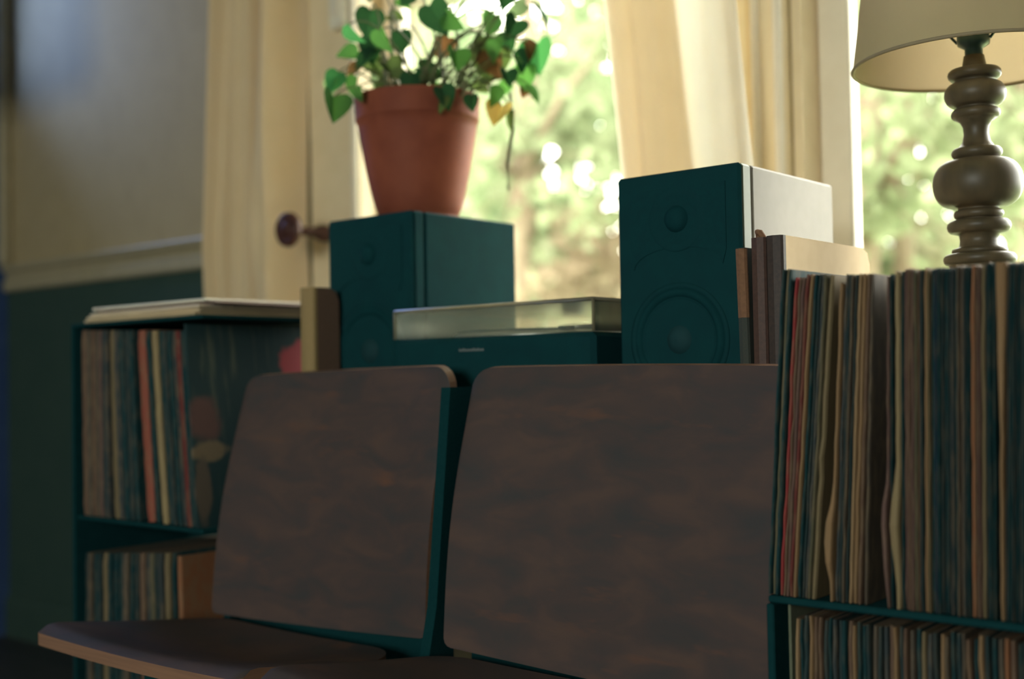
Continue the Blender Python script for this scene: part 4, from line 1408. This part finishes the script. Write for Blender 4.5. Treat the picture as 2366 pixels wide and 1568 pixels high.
shade = sd.build('lamp_shade', M['shade'], lamp)
for (r_, z_) in ((SR, sh_b), (SR2, sh_t)):
    pts = [(r_ * math.cos(2 * math.pi * i / 72), r_ * math.sin(2 * math.pi * i / 72), z_) for i in range(73)]
    MB().tube(pts, 0.0022, 8).build('rim_tape', M['shadetrim'], shade)
for i in range(3):
    a_ = 2 * math.pi * i / 3 + 0.4
    MB().tube([(0, 0, sh_t - 0.012), (SR2 * 0.98 * math.cos(a_), SR2 * 0.98 * math.sin(a_), sh_t - 0.004)], 0.0018, 6).build('spider_arm', M['brass'], shade)
for s in (-1, 1):
    MB().tube([(s * 0.02, 0, hz(215)), (s * 0.055, 0, hz(150) + 0.03), (s * 0.055, 0, sh_t - 0.07), (s * 0.02, 0, sh_t - 0.02), (0, 0, sh_t - 0.012)], 0.0018, 6).build('harp', M['brass'], lamp)

# ------------------------------------------------------------------ potted plant
POTY = SLY + 0.130
pb = at(968, 488, POTY)
pot_x = pb.x
plant = thing('potted_plant', 'leafy plant with heart-shaped leaves in a terracotta pot on the black speaker', 'plant', (pot_x, POTY, L_SPK_TOP))
zd = (Vector((pot_x, POTY, 1.0)) - CAM).dot(fwd)
pk = zd / FPX
RB, RT_, PH = 92 * pk, 146 * pk, 0.0
PH = at(975, 228, POTY).z - L_SPK_TOP
band = PH - 56 * pk
pprof = [(0.0, 0.0), (RB * 0.93, 0.0), (RB * 0.97, 0.003), (RB * 0.97, 0.008), (RB * 0.95, 0.010), (RB * 1.0, 0.013)]
for i in range(1, 11):
    q = i / 10
    pprof.append((RB + (RT_ * 0.955 - RB) * (q ** 0.72), 0.013 + (band - 0.013) * q))
pprof += [(RT_ * 0.975, band + 0.001), (RT_ * 0.978, band + 0.004), (RT_ * 0.992, PH - 0.006), (RT_ * 1.0, PH - 0.004), (RT_ * 1.0, PH), (RT_ * 0.975, PH + 0.0005), (RT_ * 0.95, PH - 0.004), (RT_ * 0.90, PH - 0.03)]
MB().lathe(pprof, 64).build('pot', M['terra'], plant)
MB().lathe([(0.0, PH - 0.018), (RT_ * 0.5, PH - 0.016), (RT_ * 0.92, PH - 0.022)], 40).build('soil', M['soil'], plant)

LM = {
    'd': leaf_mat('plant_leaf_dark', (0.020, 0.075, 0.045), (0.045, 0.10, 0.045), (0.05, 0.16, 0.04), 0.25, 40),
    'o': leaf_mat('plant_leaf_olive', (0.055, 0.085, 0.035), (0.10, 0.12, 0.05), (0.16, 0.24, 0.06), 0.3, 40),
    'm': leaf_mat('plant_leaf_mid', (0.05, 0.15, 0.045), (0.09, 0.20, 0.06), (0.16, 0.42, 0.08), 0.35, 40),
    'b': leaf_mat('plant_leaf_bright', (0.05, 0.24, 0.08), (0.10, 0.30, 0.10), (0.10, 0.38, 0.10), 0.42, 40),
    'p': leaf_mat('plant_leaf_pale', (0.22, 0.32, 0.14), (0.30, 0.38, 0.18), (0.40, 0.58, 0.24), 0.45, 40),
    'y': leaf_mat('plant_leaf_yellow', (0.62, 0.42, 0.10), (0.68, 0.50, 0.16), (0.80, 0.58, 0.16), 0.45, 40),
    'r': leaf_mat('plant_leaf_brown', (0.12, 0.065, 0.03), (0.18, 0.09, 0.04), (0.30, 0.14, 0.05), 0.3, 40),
}


def heart(fold, curl):
    """heart-shaped leaf of unit length, petiole at the origin, tip towards -z, faces -y"""
    outl = [(0.0, 0.0), (0.14, 0.10), (0.32, 0.10), (0.46, -0.04), (0.50, -0.24), (0.42, -0.48), (0.27, -0.70), (0.11, -0.88), (0.0, -1.0)]
    vs, fs = [], []
    rib = [(0.0, z) for z in (0.0, -0.08, -0.16, -0.26, -0.40, -0.55, -0.72, -0.88, -1.0)]

    def dep(x, z):
        return -fold * abs(x) + curl * (z * z) - 0.10 * abs(x) * abs(x)
    for s in (-1, 1):
        k = len(vs)
        for (x, z), (rx, rz_) in zip(outl, rib):
            vs.append((rx, dep(0, rz_), rz_))
            mx_, mz = (x * 0.55), (z * 0.55 + rz_ * 0.45)
            vs.append((s * mx_, dep(mx_, mz) - 0.02, mz))
            vs.append((s * x, dep(x, z), z))
        for i in range(len(outl) - 1):
            for j in (0, 1):
                a_, b_, c_, d_ = k + 3 * i + j, k + 3 * i + j + 1, k + 3 * i + 3 + j + 1, k + 3 * i + 3 + j
                fs.append((a_, b_, c_, d_) if s < 0 else (d_, c_, b_, a_))
    return vs, fs


HEARTS = {}


def heart_mesh(kind, shade_):
    if (kind, shade_) not in HEARTS:
        fold, curl = ((0.15, 0.1), (0.45, 0.25), (-0.2, 0.35), (0.8, -0.15))[kind]
        vs, fs = heart(fold, curl)
        HEARTS[(kind, shade_)] = MB().add(vs, fs, True).mesh('leaf', LM[shade_])
    return HEARTS[(kind, shade_)]


# (px, py of leaf centre, length px, tip direction in degrees clockwise from straight down, swing away from the viewer, shade)
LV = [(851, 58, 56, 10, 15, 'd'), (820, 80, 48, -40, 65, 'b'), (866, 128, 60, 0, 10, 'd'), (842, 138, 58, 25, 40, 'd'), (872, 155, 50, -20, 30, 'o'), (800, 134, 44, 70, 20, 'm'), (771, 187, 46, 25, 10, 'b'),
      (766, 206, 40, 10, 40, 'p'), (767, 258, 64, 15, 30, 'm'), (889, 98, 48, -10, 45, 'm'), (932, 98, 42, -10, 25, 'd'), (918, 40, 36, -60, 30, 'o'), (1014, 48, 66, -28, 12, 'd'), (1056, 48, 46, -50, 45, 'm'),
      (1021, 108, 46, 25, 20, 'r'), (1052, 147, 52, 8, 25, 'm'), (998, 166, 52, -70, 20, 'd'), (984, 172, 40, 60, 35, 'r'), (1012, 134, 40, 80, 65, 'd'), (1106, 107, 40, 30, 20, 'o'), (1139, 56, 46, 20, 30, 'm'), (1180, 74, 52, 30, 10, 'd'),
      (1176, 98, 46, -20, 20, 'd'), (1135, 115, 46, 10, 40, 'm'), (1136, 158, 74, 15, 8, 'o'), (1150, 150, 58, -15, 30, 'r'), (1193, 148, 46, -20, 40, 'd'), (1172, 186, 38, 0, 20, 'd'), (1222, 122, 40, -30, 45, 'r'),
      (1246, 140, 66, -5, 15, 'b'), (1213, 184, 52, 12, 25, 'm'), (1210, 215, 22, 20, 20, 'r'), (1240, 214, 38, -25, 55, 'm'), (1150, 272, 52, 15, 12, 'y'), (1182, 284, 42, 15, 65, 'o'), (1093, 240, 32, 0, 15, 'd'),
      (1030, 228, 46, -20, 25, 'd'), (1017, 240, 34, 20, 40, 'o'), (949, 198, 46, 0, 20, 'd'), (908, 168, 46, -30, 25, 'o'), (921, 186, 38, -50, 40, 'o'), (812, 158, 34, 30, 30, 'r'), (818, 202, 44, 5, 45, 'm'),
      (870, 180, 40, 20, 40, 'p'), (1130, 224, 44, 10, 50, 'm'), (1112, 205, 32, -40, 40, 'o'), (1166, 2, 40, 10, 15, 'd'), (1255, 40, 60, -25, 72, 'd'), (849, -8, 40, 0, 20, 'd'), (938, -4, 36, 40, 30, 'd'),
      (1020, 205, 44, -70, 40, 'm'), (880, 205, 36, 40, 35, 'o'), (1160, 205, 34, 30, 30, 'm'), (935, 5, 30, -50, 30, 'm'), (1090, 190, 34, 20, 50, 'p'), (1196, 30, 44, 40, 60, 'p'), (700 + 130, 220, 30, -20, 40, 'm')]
rl = random.Random(5)
cam_right = Vector((right.x, right.y, 0)).normalized()
to_cam = Vector((-fwd.x, -fwd.y, 0)).normalized()
upv = Vector((0, 0, 1))
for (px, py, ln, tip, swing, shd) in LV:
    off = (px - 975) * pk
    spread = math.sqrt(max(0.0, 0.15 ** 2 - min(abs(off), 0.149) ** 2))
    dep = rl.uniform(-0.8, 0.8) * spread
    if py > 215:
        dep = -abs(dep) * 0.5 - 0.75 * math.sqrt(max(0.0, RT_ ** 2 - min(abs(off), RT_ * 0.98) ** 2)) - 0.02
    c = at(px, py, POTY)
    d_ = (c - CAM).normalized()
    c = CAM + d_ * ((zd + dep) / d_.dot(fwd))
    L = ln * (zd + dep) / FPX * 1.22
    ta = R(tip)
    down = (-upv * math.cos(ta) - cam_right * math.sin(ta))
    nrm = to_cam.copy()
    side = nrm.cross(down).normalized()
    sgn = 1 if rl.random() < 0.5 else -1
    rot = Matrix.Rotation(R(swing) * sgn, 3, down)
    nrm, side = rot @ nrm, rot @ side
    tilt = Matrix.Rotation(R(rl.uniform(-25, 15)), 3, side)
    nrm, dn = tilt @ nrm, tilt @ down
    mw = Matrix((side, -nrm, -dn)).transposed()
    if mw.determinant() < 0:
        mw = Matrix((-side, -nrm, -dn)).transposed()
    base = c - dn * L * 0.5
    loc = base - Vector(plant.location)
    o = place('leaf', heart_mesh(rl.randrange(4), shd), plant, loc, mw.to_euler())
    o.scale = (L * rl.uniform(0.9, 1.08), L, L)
    # stem from the soil up and over to the leaf base
    a_ = rl.uniform(0, 6.28)
    s0 = Vector((RT_ * 0.5 * rl.random() * math.cos(a_) + max(-0.05, min(0.05, loc.x * 0.4)), RT_ * 0.4 * math.sin(a_), PH - 0.02))
    topz = max(loc.z + 0.03, PH + 0.03)
    m1 = s0 + (loc - s0) * 0.35
    m1.z = PH + (topz - PH) * 0.75
    m2 = s0 + (loc - s0) * 0.75
    m2.z = topz
    pts = []
    for i in range(9):
        q = i / 8
        pts.append(s0 * (1 - q) ** 3 + m1 * 3 * q * (1 - q) ** 2 + m2 * 3 * q * q * (1 - q) + loc * q ** 3)
    MB().tube(pts, [0.0024 - 0.0012 * i / 8 for i in range(9)], 5).build('stem', M['stem'], plant)
# one long vine hanging down past the pot on the window side
va = [at(1178, 215, POTY + 0.06), at(1185, 300, POTY + 0.07), at(1172, 380, POTY + 0.07), at(1175, 440, POTY + 0.07)]
MB().tube([p - Vector(plant.location) for p in va], [0.0025, 0.003, 0.003, 0.002], 6).build('hanging_vine', M['stem'], plant)
